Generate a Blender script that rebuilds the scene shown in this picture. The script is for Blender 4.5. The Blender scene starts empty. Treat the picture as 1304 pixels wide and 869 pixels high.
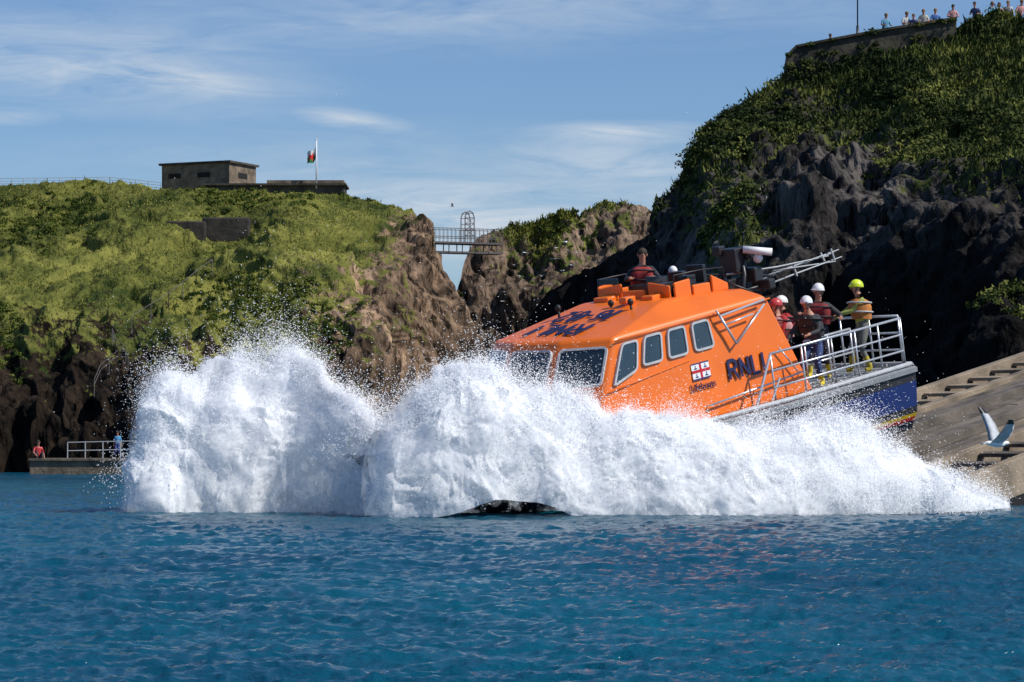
import bpy, math, random, numpy as np
from mathutils import Vector, Matrix
rng=np.random.default_rng(7); random.seed(7)
FO=3622.0; HC=1.2; YH=570.; XC=652.
def W(px,py,D): return Vector(((px-XC)/FO*D, D, HC+(YH-py)/FO*D))
scene=bpy.context.scene
col=scene.collection

# ---------------------------------------------------------------- noise
RM=np.array(Matrix.Rotation(.9,3,'X')@Matrix.Rotation(.7,3,'Y')@Matrix.Rotation(1.1,3,'Z'))
def _h(ix,iy,iz):
    n=(ix*73856093)^(iy*19349663)^(iz*83492791)
    n=n&0xffffffff
    n=((n^(n>>13))*1274126177)&0xffffffff
    n=n^(n>>16)
    n=(n*2246822519)&0xffffffff
    n=n^(n>>15)
    return (n&0xffff)/65535.0
def vnoise(p):
    i=np.floor(p).astype(np.int64); f=p-i; f=f*f*f*(f*(f*6-15)+10)
    x,y,z=i[:,0],i[:,1],i[:,2]; fx,fy,fz=f[:,0],f[:,1],f[:,2]
    def L(a,b,t): return a+(b-a)*t
    c=lambda a,b,d:_h(x+a,y+b,z+d)
    r=L(L(L(c(0,0,0),c(1,0,0),fx),L(c(0,1,0),c(1,1,0),fx),fy),
        L(L(c(0,0,1),c(1,0,1),fx),L(c(0,1,1),c(1,1,1),fx),fy),fz)
    return r*2-1
def fbm(p,o=4,g=0.5):
    a=1.;s=0.;t=0.;q=p@RM
    for k in range(o):
        s=s+a*vnoise(q*(2.03**k)+17.3*k); t+=a; a*=g; q=q@RM
    return s/t*1.4
def ridge(p,o=4,g=0.5):
    a=1.;s=0.;t=0.;q=p@RM
    for k in range(o):
        s=s+a*(1-2*np.abs(vnoise(q*(2.07**k)+11.7*k))); t+=a; a*=g; q=q@RM
    return s/t

# ---------------------------------------------------------------- materials
def new_mat(name):
    m=bpy.data.materials.new(name); m.use_nodes=True
    return m,m.node_tree.nodes,m.node_tree.links,m.node_tree.nodes['Principled BSDF']
def mat(name,c,rough=0.5,metal=0.0,var=0.12,scale=6.0,bump=0.0,bscale=30.,coat=0.):
    m,n,l,b=new_mat(name)
    tc=n.new('ShaderNodeTexCoord'); nz=n.new('ShaderNodeTexNoise'); nz.inputs['Scale'].default_value=scale
    nz.inputs['Detail'].default_value=4
    l.new(tc.outputs['Object'],nz.inputs['Vector'])
    r=n.new('ShaderNodeValToRGB')
    r.color_ramp.elements[0].position=.3; r.color_ramp.elements[1].position=.7
    r.color_ramp.elements[0].color=(*[x*(1-var) for x in c],1)
    r.color_ramp.elements[1].color=(*[min(1,x*(1+var)) for x in c],1)
    l.new(nz.outputs['Fac'],r.inputs['Fac']); l.new(r.outputs['Color'],b.inputs['Base Color'])
    b.inputs['Roughness'].default_value=rough; b.inputs['Metallic'].default_value=metal
    if coat: b.inputs['Coat Weight'].default_value=coat
    if bump:
        n2=n.new('ShaderNodeTexNoise'); n2.inputs['Scale'].default_value=bscale; n2.inputs['Detail'].default_value=5
        l.new(tc.outputs['Object'],n2.inputs['Vector'])
        bp=n.new('ShaderNodeBump'); bp.inputs['Strength'].default_value=bump; bp.inputs['Distance'].default_value=.05
        l.new(n2.outputs['Fac'],bp.inputs['Height']); l.new(bp.outputs['Normal'],b.inputs['Normal'])
    return m
M_or=mat('orange_paint',(.82,.165,.010),.38,var=.08,scale=1.2,coat=.2)
M_blue=mat('blue_paint',(.006,.018,.12),.3,var=.1,coat=.2)
M_navy=mat('navy_bottom',(.01,.013,.03),.4)
M_black=mat('black_rubber',(.012,.012,.014),.6)
M_blk2=mat('black_equipment',(.02,.02,.022),.4)
M_grey=mat('grey_trim',(.45,.46,.47),.5)
M_edge=mat('deck_edge_grey',(.2,.21,.22),.6)
M_deck=mat('deck_paint',(.22,.23,.24),.8)
M_yel=mat('yellow_stripe',(.8,.5,.02),.5)
M_red=mat('red_paint',(.5,.008,.015),.45)
M_white=mat('white_paint',(.78,.78,.78),.45,var=.04)
M_steel=mat('steel_rail',(.62,.64,.66),.3,metal=.5,var=.05)
M_glass=mat('dark_glass',(.02,.035,.045),.05,var=.3,scale=2,coat=.8)
M_letter=mat('dark_lettering',(.010,.014,.07),.5)
M_skin=mat('skin',(.42,.2,.13),.6,var=.06)
M_conc=mat('old_concrete',(.135,.11,.085),.9,var=.55,scale=.9,bump=.5,bscale=8)
M_stone=mat('masonry',(.17,.13,.09),.95,var=.5,scale=2.0,bump=.8,bscale=5)
M_darkstone=mat('dark_masonry',(.055,.047,.036),.95,var=.65,scale=1.2,bump=.9,bscale=4)
M_rust=mat('weathered_metal',(.12,.105,.10),.7)
M_pale=mat('pale_railing',(.4,.42,.43),.6)
M_dark=mat('opening_shade',(.008,.008,.008),.9)  # near black, stands in for the shade inside openings
M_wood=mat('weathered_timber',(.25,.195,.135),.85,var=.5,scale=1.3,bump=.4,bscale=12)
M_wood2=mat('grey_timber',(.12,.10,.08),.85,var=.55,scale=1.3,bump=.4,bscale=12)
cmats={}
def cm(c,rough=.8):
    k=tuple(c)
    if k not in cmats: cmats[k]=mat('cloth',c,rough,var=.2,scale=9)
    return cmats[k]

# ---------------------------------------------------------------- mesh builder
class MB:
    def __init__(s): s.v=[];s.f=[];s.m=[]
    def add(s,vs,fs,mi=0):
        o=len(s.v); s.v+= [tuple(x) for x in vs]
        s.f+=[tuple(i+o for i in f) for f in fs]; s.m+=[mi]*len(fs)
    def box(s,c,d,mi=0,R=None):
        c=Vector(c); vs=[]
        for x in(-1,1):
            for y in(-1,1):
                for z in(-1,1):
                    p=Vector((x*d[0]/2,y*d[1]/2,z*d[2]/2))
                    if R is not None: p=R@p
                    vs.append(c+p)
        s.add(vs,[(0,1,3,2),(4,6,7,5),(0,4,5,1),(2,3,7,6),(0,2,6,4),(1,5,7,3)],mi)
    def tube(s,pts,r,n=8,mi=0):
        pts=[Vector(p) for p in pts]
        rs=r if isinstance(r,(list,tuple)) else [r]*len(pts)
        vs=[];fs=[]; ref=None
        for i,p in enumerate(pts):
            a=pts[max(i-1,0)]; b=pts[min(i+1,len(pts)-1)]
            t=(b-a).normalized()
            if ref is None:
                ref=Vector((0,0,1)) if abs(t.z)<.9 else Vector((1,0,0))
            e=(ref-ref.dot(t)*t).normalized(); g=t.cross(e); ref=e
            for k in range(n):
                q=2*math.pi*k/n
                vs.append(p+(e*math.cos(q)+g*math.sin(q))*rs[i])
        for i in range(len(pts)-1):
            for k in range(n):
                k2=(k+1)%n
                fs.append((i*n+k,i*n+k2,(i+1)*n+k2,(i+1)*n+k))
        fs.append(tuple(range(n))[::-1]); fs.append(tuple((len(pts)-1)*n+k for k in range(n)))
        s.add(vs,fs,mi)
    def ell(s,c,r,mi=0,seg=14,rings=9,R=None,lo=-90,hi=90):
        c=Vector(c);vs=[];fs=[]
        for i in range(rings+1):
            a=math.radians(lo+(hi-lo)*i/rings)
            for k in range(seg):
                q=2*math.pi*k/seg
                p=Vector((r[0]*math.cos(a)*math.cos(q),r[1]*math.cos(a)*math.sin(q),r[2]*math.sin(a)))
                if R is not None:p=R@p
                vs.append(c+p)
        for i in range(rings):
            for k in range(seg):
                k2=(k+1)%seg
                fs.append((i*seg+k,i*seg+k2,(i+1)*seg+k2,(i+1)*seg+k))
        s.add(vs,fs,mi)
    def obj(s,name,mats,parent=None,smooth=False,bevel=0,M=None,**kw):
        me=bpy.data.meshes.new(name); me.from_pydata(s.v,[],s.f); 
        for m in (mats if isinstance(mats,(list,tuple)) else [mats]): me.materials.append(m)
        me.polygons.foreach_set('material_index',s.m)
        if smooth: me.polygons.foreach_set('use_smooth',[True]*len(s.f))
        import bmesh
        bm=bmesh.new(); bm.from_mesh(me); bmesh.ops.recalc_face_normals(bm,faces=bm.faces); bm.to_mesh(me); bm.free()
        me.update()
        o=bpy.data.objects.new(name,me); col.objects.link(o)
        if parent: o.parent=parent
        if M is not None: o.matrix_world=M
        if bevel:
            b=o.modifiers.new('b','BEVEL'); b.width=bevel; b.segments=3; b.limit_method='ANGLE'; b.angle_limit=math.radians(25)
        for k,v in kw.items(): o[k]=v
        return o
def empty(name,M,**kw):
    o=bpy.data.objects.new(name,None); col.objects.link(o); o.matrix_world=M; o.empty_display_size=.1
    for k,v in kw.items(): o[k]=v
    return o
def fast_mesh(me,V,q,k,smooth):
    me.vertices.add(len(V)); me.vertices.foreach_set('co',np.ascontiguousarray(V,dtype=np.float32).ravel())
    n=len(q); me.loops.add(n*k); me.loops.foreach_set('vertex_index',np.ascontiguousarray(q,dtype=np.int32).ravel())
    me.polygons.add(n); me.polygons.foreach_set('loop_start',np.arange(0,n*k,k,dtype=np.int32))
    me.polygons.foreach_set('use_smooth',np.full(n,smooth))
    me.update(calc_edges=True); me.validate()
def grid_mesh(name,P,mat_,smooth=True,attrs=None,extra=None,**kw):
    nv,nu,_=P.shape
    me=bpy.data.meshes.new(name)
    V=P.reshape(-1,3)
    idx=np.arange(nv*nu).reshape(nv,nu)
    q=np.stack([idx[:-1,:-1],idx[:-1,1:],idx[1:,1:],idx[1:,:-1]],-1).reshape(-1,4)
    if extra is not None:
        ev,ef=extra; ef=np.array(ef)+len(V); V=np.vstack([V,ev]); q=np.vstack([q,ef])
    fast_mesh(me,V,q,4,smooth)
    me.materials.append(mat_)
    if attrs:
        for k,a in attrs.items():
            A=me.attributes.new(k,'FLOAT','POINT')
            a=a.reshape(-1)
            if len(a)<len(V): a=np.concatenate([a,np.zeros(len(V)-len(a))])
            A.data.foreach_set('value',a.astype(np.float32))
    o=bpy.data.objects.new(name,me); col.objects.link(o)
    for k,v in kw.items(): o[k]=v
    return o

# ---------------------------------------------------------------- camera, light, world
cam=bpy.data.cameras.new('camera'); cam.lens=100; cam.sensor_width=36; cam.clip_end=20000; cam.clip_start=.5
cam.shift_y=(YH-434.5)/1304.
co=bpy.data.objects.new('camera',cam); co.location=(0,0,HC); co.rotation_euler=(math.pi/2,0,0); col.objects.link(co)
scene.camera=co
scene.view_settings.view_transform='Standard'; scene.view_settings.look='None'; scene.view_settings.exposure=0
sdir=Vector((.62,-.25,.74)).normalized()
sl=bpy.data.lights.new('sun','SUN'); sl.energy=4.6; sl.angle=math.radians(.5); sl.color=(1,.96,.89)
so=bpy.data.objects.new('sun',sl); so.rotation_euler=sdir.to_track_quat('Z','Y').to_euler(); so.location=(50,0,60); col.objects.link(so)
w=bpy.data.worlds.new('World'); scene.world=w; w.use_nodes=True
n=w.node_tree.nodes; l=w.node_tree.links; bg=n['Background']
sky=n.new('ShaderNodeTexSky'); sky.sky_type='NISHITA'; sky.sun_disc=False
sky.sun_elevation=math.asin(sdir.z); sky.sun_rotation=math.atan2(sdir.x,sdir.y)
sky.air_density=1.0; sky.dust_density=.3; sky.ozone_density=3.
tc=n.new('ShaderNodeTexCoord'); sx=n.new('ShaderNodeSeparateXYZ'); l.new(tc.outputs['Generated'],sx.inputs[0])
def mth(op,a,b=None,clamp=False):
    m=n.new('ShaderNodeMath'); m.operation=op; m.use_clamp=clamp
    for i,x in enumerate([a,b]):
        if x is None: continue
        if isinstance(x,(int,float)): m.inputs[i].default_value=x
        else: l.new(x,m.inputs[i])
    return m.outputs[0]
yy=mth('MAXIMUM',sx.outputs['Y'],.05)
az=mth('DIVIDE',sx.outputs['X'],yy); el=mth('DIVIDE',sx.outputs['Z'],yy)
cv=n.new('ShaderNodeCombineXYZ'); l.new(az,cv.inputs[0]); l.new(el,cv.inputs[1])
acc=None
for (cx,cy,rx,ry,ang,st) in [(90,85,400,70,-6,.65),(450,153,85,16,-7,.85),(800,205,190,46,-4,.7),(560,255,480,80,0,.55),
        (15,148,70,14,-3,.6),(800,168,150,18,0,.65),(600,15,800,70,2,.4),(620,300,480,80,0,.6),(330,190,500,40,3,.2),(240,100,120,30,-10,.4)]:
    mp=n.new('ShaderNodeMapping'); mp.vector_type='TEXTURE'
    mp.inputs['Location'].default_value=((cx-XC)/FO,(YH-cy)/FO,0)
    mp.inputs['Rotation'].default_value=(0,0,math.radians(ang)); mp.inputs['Scale'].default_value=(rx/FO,ry/FO,1)
    l.new(cv.outputs[0],mp.inputs[0])
    g=n.new('ShaderNodeTexGradient'); g.gradient_type='SPHERICAL'; l.new(mp.outputs[0],g.inputs[0])
    a=mth('MULTIPLY',g.outputs['Fac'],st*1.3)
    acc=a if acc is None else mth('ADD',acc,a)
mp=n.new('ShaderNodeMapping'); mp.inputs['Scale'].default_value=(14,80,1); mp.inputs['Rotation'].default_value=(0,0,math.radians(-2)); l.new(cv.outputs[0],mp.inputs[0])
nz=n.new('ShaderNodeTexNoise'); nz.inputs['Scale'].default_value=1.3; nz.inputs['Detail'].default_value=6; nz.inputs['Roughness'].default_value=.65; nz.inputs['Distortion'].default_value=1.
l.new(mp.outputs[0],nz.inputs['Vector'])
nf=mth('MULTIPLY',mth('SUBTRACT',nz.outputs['Fac'],.28),2.6,True)
cf=mth('MULTIPLY',acc,nf,True)
tint=n.new('ShaderNodeMix'); tint.data_type='RGBA'; tint.blend_type='MULTIPLY'; tint.inputs[0].default_value=1
l.new(sky.outputs[0],tint.inputs[6]); tint.inputs[7].default_value=(.60,.73,.92,1)
mx=n.new('ShaderNodeMix'); mx.data_type='RGBA'; l.new(cf,mx.inputs[0]); l.new(tint.outputs[2],mx.inputs[6]); mx.inputs[7].default_value=(5.2,5.9,6.7,1)
l.new(mx.outputs[2],bg.inputs[0]); bg.inputs[1].default_value=.112

# ---------------------------------------------------------------- terrain material
def terrain_mat(name,rock_a,rock_b,gr_a,gr_b):
    m,n,l,b=new_mat(name)
    tc=n.new('ShaderNodeTexCoord')
    def noise(s,d=8,r=.6,sc=None):
        z=n.new('ShaderNodeTexNoise'); z.inputs['Scale'].default_value=s; z.inputs['Detail'].default_value=d; z.inputs['Roughness'].default_value=r
        if sc:
            mp=n.new('ShaderNodeMapping'); mp.inputs['Scale'].default_value=sc; mp.inputs['Rotation'].default_value=(0,.25,0); l.new(tc.outputs['Object'],mp.inputs[0]); l.new(mp.outputs[0],z.inputs['Vector'])
        else: l.new(tc.outputs['Object'],z.inputs['Vector'])
        return z.outputs['Fac']
    def ramp(f,els):
        r=n.new('ShaderNodeValToRGB')
        while len(r.color_ramp.elements)<len(els): r.color_ramp.elements.new(.5)
        for e,(p,c) in zip(r.color_ramp.elements,els): e.position=p; e.color=(*c,1)
        l.new(f,r.inputs['Fac']); return r.outputs['Color']
    def mix(f,a,c,bt='MIX'):
        x=n.new('ShaderNodeMix'); x.data_type='RGBA'; x.blend_type=bt
        if isinstance(f,(int,float)): x.inputs[0].default_value=f
        else: l.new(f,x.inputs[0])
        l.new(a,x.inputs[6]); l.new(c,x.inputs[7]); return x.outputs[2]
    dk=tuple(x*.25 for x in rock_a)
    rock=ramp(noise(.5,5,.72,(1,1,.4)),[(.3,dk),(.42,rock_a),(.55,rock_b),(.68,tuple(min(1,x*1.6) for x in rock_b))])
    rock2=ramp(noise(1.6,4,.75,(1.3,1,.28)),[(.40,(.12,.11,.10)),(.47,(.8,.78,.75)),(.62,(1.3,1.25,1.15))])
    rock=mix(1.,rock,rock2,'MULTIPLY')
    at=n.new('ShaderNodeAttribute'); at.attribute_name='tone_and_shade'  # multiplies rock colour: its own tone plus painted shade
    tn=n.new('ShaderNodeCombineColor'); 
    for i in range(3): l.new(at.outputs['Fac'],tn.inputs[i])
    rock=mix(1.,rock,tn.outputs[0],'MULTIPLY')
    gr=ramp(noise(.22,7,.78,(1,.5,1.6)),[(.38,gr_a),(.5,tuple((a+c)/2 for a,c in zip(gr_a,gr_b))),(.6,gr_b)])
    av=n.new('ShaderNodeAttribute'); av.attribute_name='veg'
    nn=n.new('ShaderNodeMath'); nn.operation='MULTIPLY_ADD'; l.new(noise(.9,5,.75),nn.inputs[0]); nn.inputs[1].default_value=2.4; nn.inputs[2].default_value=-1.2
    ad=n.new('ShaderNodeMath'); l.new(av.outputs['Fac'],ad.inputs[0]); l.new(nn.outputs[0],ad.inputs[1])
    rr=ramp(ad.outputs[0],[(.44,(0,0,0)),(.56,(1,1,1))])
    c=mix(rr,rock,gr)
    l.new(c,b.inputs['Base Color']); b.inputs['Roughness'].default_value=.95; b.inputs['Specular IOR Level'].default_value=.12
    bp=n.new('ShaderNodeBump'); bp.inputs['Strength'].default_value=1.; bp.inputs['Distance'].default_value=.25
    l.new(noise(2.4,4,.7,(1,1,.5)),bp.inputs['Height']); l.new(bp.outputs['Normal'],b.inputs['Normal'])
    return m
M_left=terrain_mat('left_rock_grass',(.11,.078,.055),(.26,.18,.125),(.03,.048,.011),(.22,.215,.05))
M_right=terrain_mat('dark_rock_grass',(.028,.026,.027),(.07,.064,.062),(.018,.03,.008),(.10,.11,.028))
M_mid=terrain_mat('brown_rock_grass',(.10,.072,.055),(.22,.16,.12),(.05,.07,.015),(.18,.19,.045))

def ip(pts,x):
    a=np.array(pts,float); return np.interp(x,a[:,0],a[:,1])
def rbf(px,py,pts,sig=60):
    num=np.zeros_like(px);den=np.zeros_like(px)
    for (a,b,d) in pts:
        r2=(px-a)**2+(py-b)**2
        ww=np.exp(-r2/(2*sig*sig))+2e-3/(1+r2/(sig*sig))**2
        num+=ww*d;den+=ww
    return num/den
def relief(name,px0,px1,nu,nv,top,base,dpts,vpts,tpts,material,amp,vamp,seed,sig=55,topjit=5,**kw):
    u=np.linspace(px0,px1,nu); t=np.linspace(0,1,nv)
    tp=ip(top,u); tp=tp+topjit*fbm(np.stack([u*.07,u*0+seed,u*0],-1),5,.6)
    bs=ip(base,u)
    PX=np.repeat(u[None],nv,0); PY=bs[None]+(tp-bs)[None]*t[:,None]
    D=rbf(PX,PY,dpts,sig)
    P=np.stack([(PX-XC)/FO*D,D,HC+(YH-PY)/FO*D],-1)
    veg=rbf(PX,PY,vpts,35); tone_and_shade=rbf(PX,PY,tpts,45)
    gu=np.gradient(P,axis=1);gv=np.gradient(P,axis=0); N=np.cross(gu,gv); N/=np.linalg.norm(N,axis=2,keepdims=True)+1e-9
    Q=P.reshape(-1,3)
    Qt=Q.copy(); Qt[:,0]+=Q[:,2]*.3
    def stepf(x,n_,k_):
        st=np.floor(x*n_); fr=x*n_-st; return (st+np.clip((fr-.42)*k_,0,1))/n_
    blk=stepf(fbm(Qt*np.array([.42,.25,.14])+seed*4,3,.5),3.2,3.5)
    blk2=stepf(fbm(Qt*np.array([1.3,.7,.45])+seed*6,2,.5),3,3)
    r=ridge(Q*np.array([.2,.12,.08])+seed,3,.5)*1.0+blk*1.6+blk2*.24+ridge(Qt*np.array([.8,.5,.22])+seed*2,3,.5)*.12+ridge(Q*np.array([2.6,1.4,1.8])+seed*2,3,.6)*.04
    v=fbm(Q*np.array([.25,.12,.3])+seed,4)*.7+stepf(fbm(Q*np.array([.14,.09,.4])+seed*5,3,.5),3,4)*1.0+np.abs(fbm(Q*np.array([.7,.4,.7])+seed*3,4))*.25+.06*fbm(Q*np.array([3,1.6,3]),3)
    vm=np.clip((veg.reshape(-1)+.4*fbm(Q*.5+seed,3))*1.6-.3,0,1)
    d=(amp*r*(1-vm)+vamp*v*vm).reshape(nv,nu)
    edge=np.clip((1-t)*12,.3,1)[:,None]
    d=d*edge
    N2=N.copy(); N2[...,2]*=np.clip((1-t)*8,0,1)[:,None]*.7+.3
    P=P+N2*d[...,None]
    back=[];T=P[-1]
    for k in range(1,12):
        b=T.copy(); b[:,1]+=2.2*k; b[:,2]=T[:,2]*(1-(k/11)**2)-.6*(k/11)+ .5*vnoise(b*.4)*(k<10)-.03*k
        back.append(b)
    P=np.concatenate([P,np.array(back)],0)
    ones=np.ones((11,nu))
    V=np.concatenate([veg,ones*veg[-1:]],0); Tn=np.concatenate([tone_and_shade,ones*tone_and_shade[-1:]],0)
    o=grid_mesh(name,P,material,True,{'veg':V,'tone_and_shade':Tn},kind='structure',**kw)
    return P[:nv],N,veg,(PX,PY)

topL=[(-60,236),(0,236),(60,233),(130,231),(190,240),(230,240),(262,240),(330,244),(440,246),(480,257),(505,262),(525,267),(538,290),(546,310),(552,330),(566,352),(580,378),(592,400),(600,432),(606,470)]
baseL=[(-60,630),(606,630)]
dL=[(-50,600,136),(0,600,137),(180,600,134),(400,600,128),(590,600,150),(0,500,139),(180,500,137),(350,500,134),(0,430,143),(100,440,141),(200,455,138),(350,430,141),
    (430,400,148),(480,400,135),(520,420,139),(590,440,160),(575,390,168),(550,330,172),(500,310,163),(525,280,176),(0,330,158),(100,380,150),(200,360,152),(200,300,162),(350,330,158),(350,370,150),(440,330,160),(440,360,150),
    (-50,232,180),(0,232,180),(150,230,181),(300,240,180),(440,245,178),(490,262,176),(100,270,172),(300,280,168)]
vL=[(0,240,1),(100,240,1),(200,250,1),(300,255,1),(400,255,1),(470,265,1),(0,300,1),(100,300,1),(200,310,.95),(300,300,.85),(400,300,1),(460,295,1),(495,285,.8),(510,325,.05),(540,310,0),(550,360,0),(580,400,0),(500,365,.0),(430,360,.3),(450,330,.8),(400,340,.95),
    (0,370,.95),(100,370,.95),(200,370,1),(300,370,.95),(380,370,.8),(350,400,.85),(0,430,.7),(60,430,.45),(200,430,.75),(250,430,.75),(320,430,.7),(400,420,.6),(480,385,.7),(515,415,.75),(470,420,.15),(530,440,.1),(500,450,.1),(0,500,.05),(100,500,0),(180,480,.1),(250,480,.1),(0,560,0),(200,560,0),(130,450,.4),(400,470,0),(100,420,.6)]
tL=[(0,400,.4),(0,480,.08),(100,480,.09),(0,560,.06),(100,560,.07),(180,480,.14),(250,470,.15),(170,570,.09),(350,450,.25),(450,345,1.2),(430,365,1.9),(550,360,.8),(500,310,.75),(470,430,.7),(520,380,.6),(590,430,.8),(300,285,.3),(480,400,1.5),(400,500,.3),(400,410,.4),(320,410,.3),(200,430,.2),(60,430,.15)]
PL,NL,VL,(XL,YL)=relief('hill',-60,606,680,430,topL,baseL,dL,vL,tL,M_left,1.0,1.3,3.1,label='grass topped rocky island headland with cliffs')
topM=[(560,420),(575,395),(588,352),(596,322),(606,302),(622,298),(650,289),(700,281),(740,270),(770,259),(800,259),(835,270),(860,270),(900,280)]
baseM=[(560,520),(900,520)]
dM=[(570,450,190),(600,400,192),(600,320,198),(620,300,205),(700,300,205),(700,400,190),(800,300,200),(800,400,180),(850,280,205),(640,370,194),(880,350,185)]
vM=[(600,330,.1),(600,400,.05),(650,292,.8),(650,310,.2),(700,286,.9),(700,305,.5),(740,280,.6),(740,300,.2),(780,265,.7),(780,290,.2),(830,270,.4),(650,340,.2),(680,380,.3),(620,400,.1),(760,310,.2),(720,330,.45),(800,330,.1),(700,430,.1)]
tM=[(600,350,.85),(620,400,.7),(650,320,1.0),(700,330,.95),(760,290,1.1),(800,290,1.0),(760,330,.6),(680,400,.4),(760,380,.3)]
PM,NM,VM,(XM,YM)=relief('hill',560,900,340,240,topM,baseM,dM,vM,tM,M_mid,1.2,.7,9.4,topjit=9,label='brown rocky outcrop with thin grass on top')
topR=[(655,450),(668,425),(680,400),(700,375),(740,345),(800,318),(838,296),(850,262),(858,238),(872,222),(885,200),(900,178),(925,150),(950,132),(975,112),(998,98),(1003,92),(1060,82),(1130,70),(1215,54),(1222,30),(1260,20),(1304,22),(1370,15)]
baseR=[(655,600),(1370,600)]
dR=[(660,420,150),(670,520,140),(700,380,150),(760,400,138),(760,540,120),(830,320,142),(850,270,150),(870,400,124),(900,190,148),(900,300,120),(940,300,108),(1000,300,113),(950,240,130),(1000,110,146),(1000,180,135),(1060,90,146),(1100,150,134),(1100,250,120),(1100,340,112),(1100,420,112),(1000,420,112),(1200,60,146),(1200,150,128),(1200,250,112),(1200,330,103),(1200,420,102),(1304,30,146),(1304,120,128),(1304,220,110),(1304,320,98),(1304,420,95),(1304,520,88),(1370,30,146),(1370,300,96),(1200,560,95),(1000,560,105),(860,560,112)]
vR=[(860,240,.85),(885,205,.85),(915,165,.9),(985,112,.9),(1000,130,.3),(960,165,.35),(930,200,.35),(920,230,.4),(900,260,.25),(880,290,.1),(940,290,.95),(1000,298,.3),(900,320,.1),(1020,150,.35),(1050,105,.55),(1050,150,.6),(1100,100,.7),(1100,140,.75),(1160,80,.7),(1180,130,.8),(1250,60,.95),(1304,60,1),(1250,120,.9),(1304,120,.9),(1200,180,.65),(1304,180,.75),(1250,220,.6),(1180,240,.35),(1130,190,.35),(1080,190,.35),(1120,260,.1),(1304,240,.45),(1200,280,.1),(1280,290,.0),(1000,230,.25),(1050,280,.0),(1020,190,.25),(700,360,.05),(760,340,.05),(1100,350,0),(1250,380,0),(1000,380,0),(1304,400,0),(850,400,0)]
tR=[(700,380,.15),(760,350,.2),(850,320,.2),(900,325,2.2),(935,310,3.4),(980,305,2.0),(880,260,.5),(950,200,.6),(1000,180,.7),(1050,240,.7),(1120,230,2.0),(1200,220,1.3),(1130,290,1.6),(1240,280,.9),(1304,290,.6),(1060,320,.25),(1100,360,.1),(1200,370,.1),(1304,370,.12),(1000,360,.08),(900,380,.08),(800,400,.1),(1150,440,.06),(1250,440,.08),(1304,450,.2),(1040,400,.06),(1200,330,.25)]  # low values paint the overhang and cliff shade into the rock colour
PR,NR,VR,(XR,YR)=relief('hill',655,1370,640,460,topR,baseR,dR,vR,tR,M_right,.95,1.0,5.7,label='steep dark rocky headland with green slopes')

# ---------------------------------------------------------------- vegetation
def leaf_mat(name,a,b_,c_,sc=.45):
    m,n,l,b=new_mat(name)
    tc=n.new('ShaderNodeTexCoord'); z=n.new('ShaderNodeTexNoise'); z.inputs['Scale'].default_value=sc; z.inputs['Detail'].default_value=6; z.inputs['Roughness'].default_value=.8
    l.new(tc.outputs['Object'],z.inputs['Vector'])
    r=n.new('ShaderNodeValToRGB'); r.color_ramp.elements.new(.5)
    for e,(p,c) in zip(r.color_ramp.elements,[(.38,a),(.5,b_),(.62,c_)]): e.position=p;e.color=(*c,1)
    l.new(z.outputs['Fac'],r.inputs['Fac']); l.new(r.outputs['Color'],b.inputs['Base Color']); b.inputs['Roughness'].default_value=.8
    b.inputs['Specular IOR Level'].default_value=.1
    return m
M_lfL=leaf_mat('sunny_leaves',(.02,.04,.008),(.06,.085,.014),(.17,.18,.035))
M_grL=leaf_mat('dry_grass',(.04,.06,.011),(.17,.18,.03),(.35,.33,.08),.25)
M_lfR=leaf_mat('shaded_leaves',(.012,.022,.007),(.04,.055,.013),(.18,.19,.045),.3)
def tri_cloud(name,C,dirn,size,mat_,jit=.7,h=1.1,**kw):
    n_=len(C); a=rng.normal(size=(n_,3)); a/=np.linalg.norm(a,axis=1,keepdims=True)
    nrm=dirn+a*jit; nrm/=np.linalg.norm(nrm,axis=1,keepdims=True)
    t=np.cross(nrm,rng.normal(size=(n_,3))); t/=np.linalg.norm(t,axis=1,keepdims=True); b=np.cross(nrm,t)
    s=size[:,None]
    V=np.stack([C-t*s*.5,C+t*s*.5,C+b*s*h],1).reshape(-1,3)
    me=bpy.data.meshes.new(name); fast_mesh(me,V,np.arange(3*n_).reshape(-1,3),3,False); me.materials.append(mat_)
    o=bpy.data.objects.new(name,me); col.objects.link(o)
    for k,v in kw.items(): o[k]=v
    return o
def clumps(name,C,R,leaves,size,mat_,**kw):
    nclump=len(C)
    d=rng.normal(size=(nclump,leaves,3)); d/=np.linalg.norm(d,axis=2,keepdims=True); d[...,2]=np.abs(d[...,2])*.9-.1
    rad=(.5+.5*rng.random((nclump,leaves,1)))*(1+.5*rng.normal(size=(nclump,leaves,1))*.4)
    pts=C[:,None]+d*rad*R[:,None,None]*np.array([1,1,.7]); pts=pts.reshape(-1,3); dd=d.reshape(-1,3)
    return tri_cloud(name,pts,dd,rng.uniform(size[0],size[1],len(pts)),mat_,kind='stuff',**kw)
def veg_on(P,N,V,PX,name,mat_,nclump,leaves,rr,size,thr,xlim,nsc=.3,namp=.35,**kw):
    nz_=fbm(P.reshape(-1,3)*np.array([1,.5,1])*nsc+40,4)
    pr=np.clip(V.reshape(-1)-thr+namp*nz_,0,1)*((PX.reshape(-1)>xlim[0])&(PX.reshape(-1)<xlim[1]))+1e-12
    pr/=pr.sum(); idx=rng.choice(len(pr),nclump,p=pr)
    C=P.reshape(-1,3)[idx]; R=rng.uniform(rr[0],rr[1],nclump)*(0.5+.9*(rng.random(nclump)**3))
    return clumps(name,C,R,leaves,size,mat_,label=kw['label'])
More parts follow.
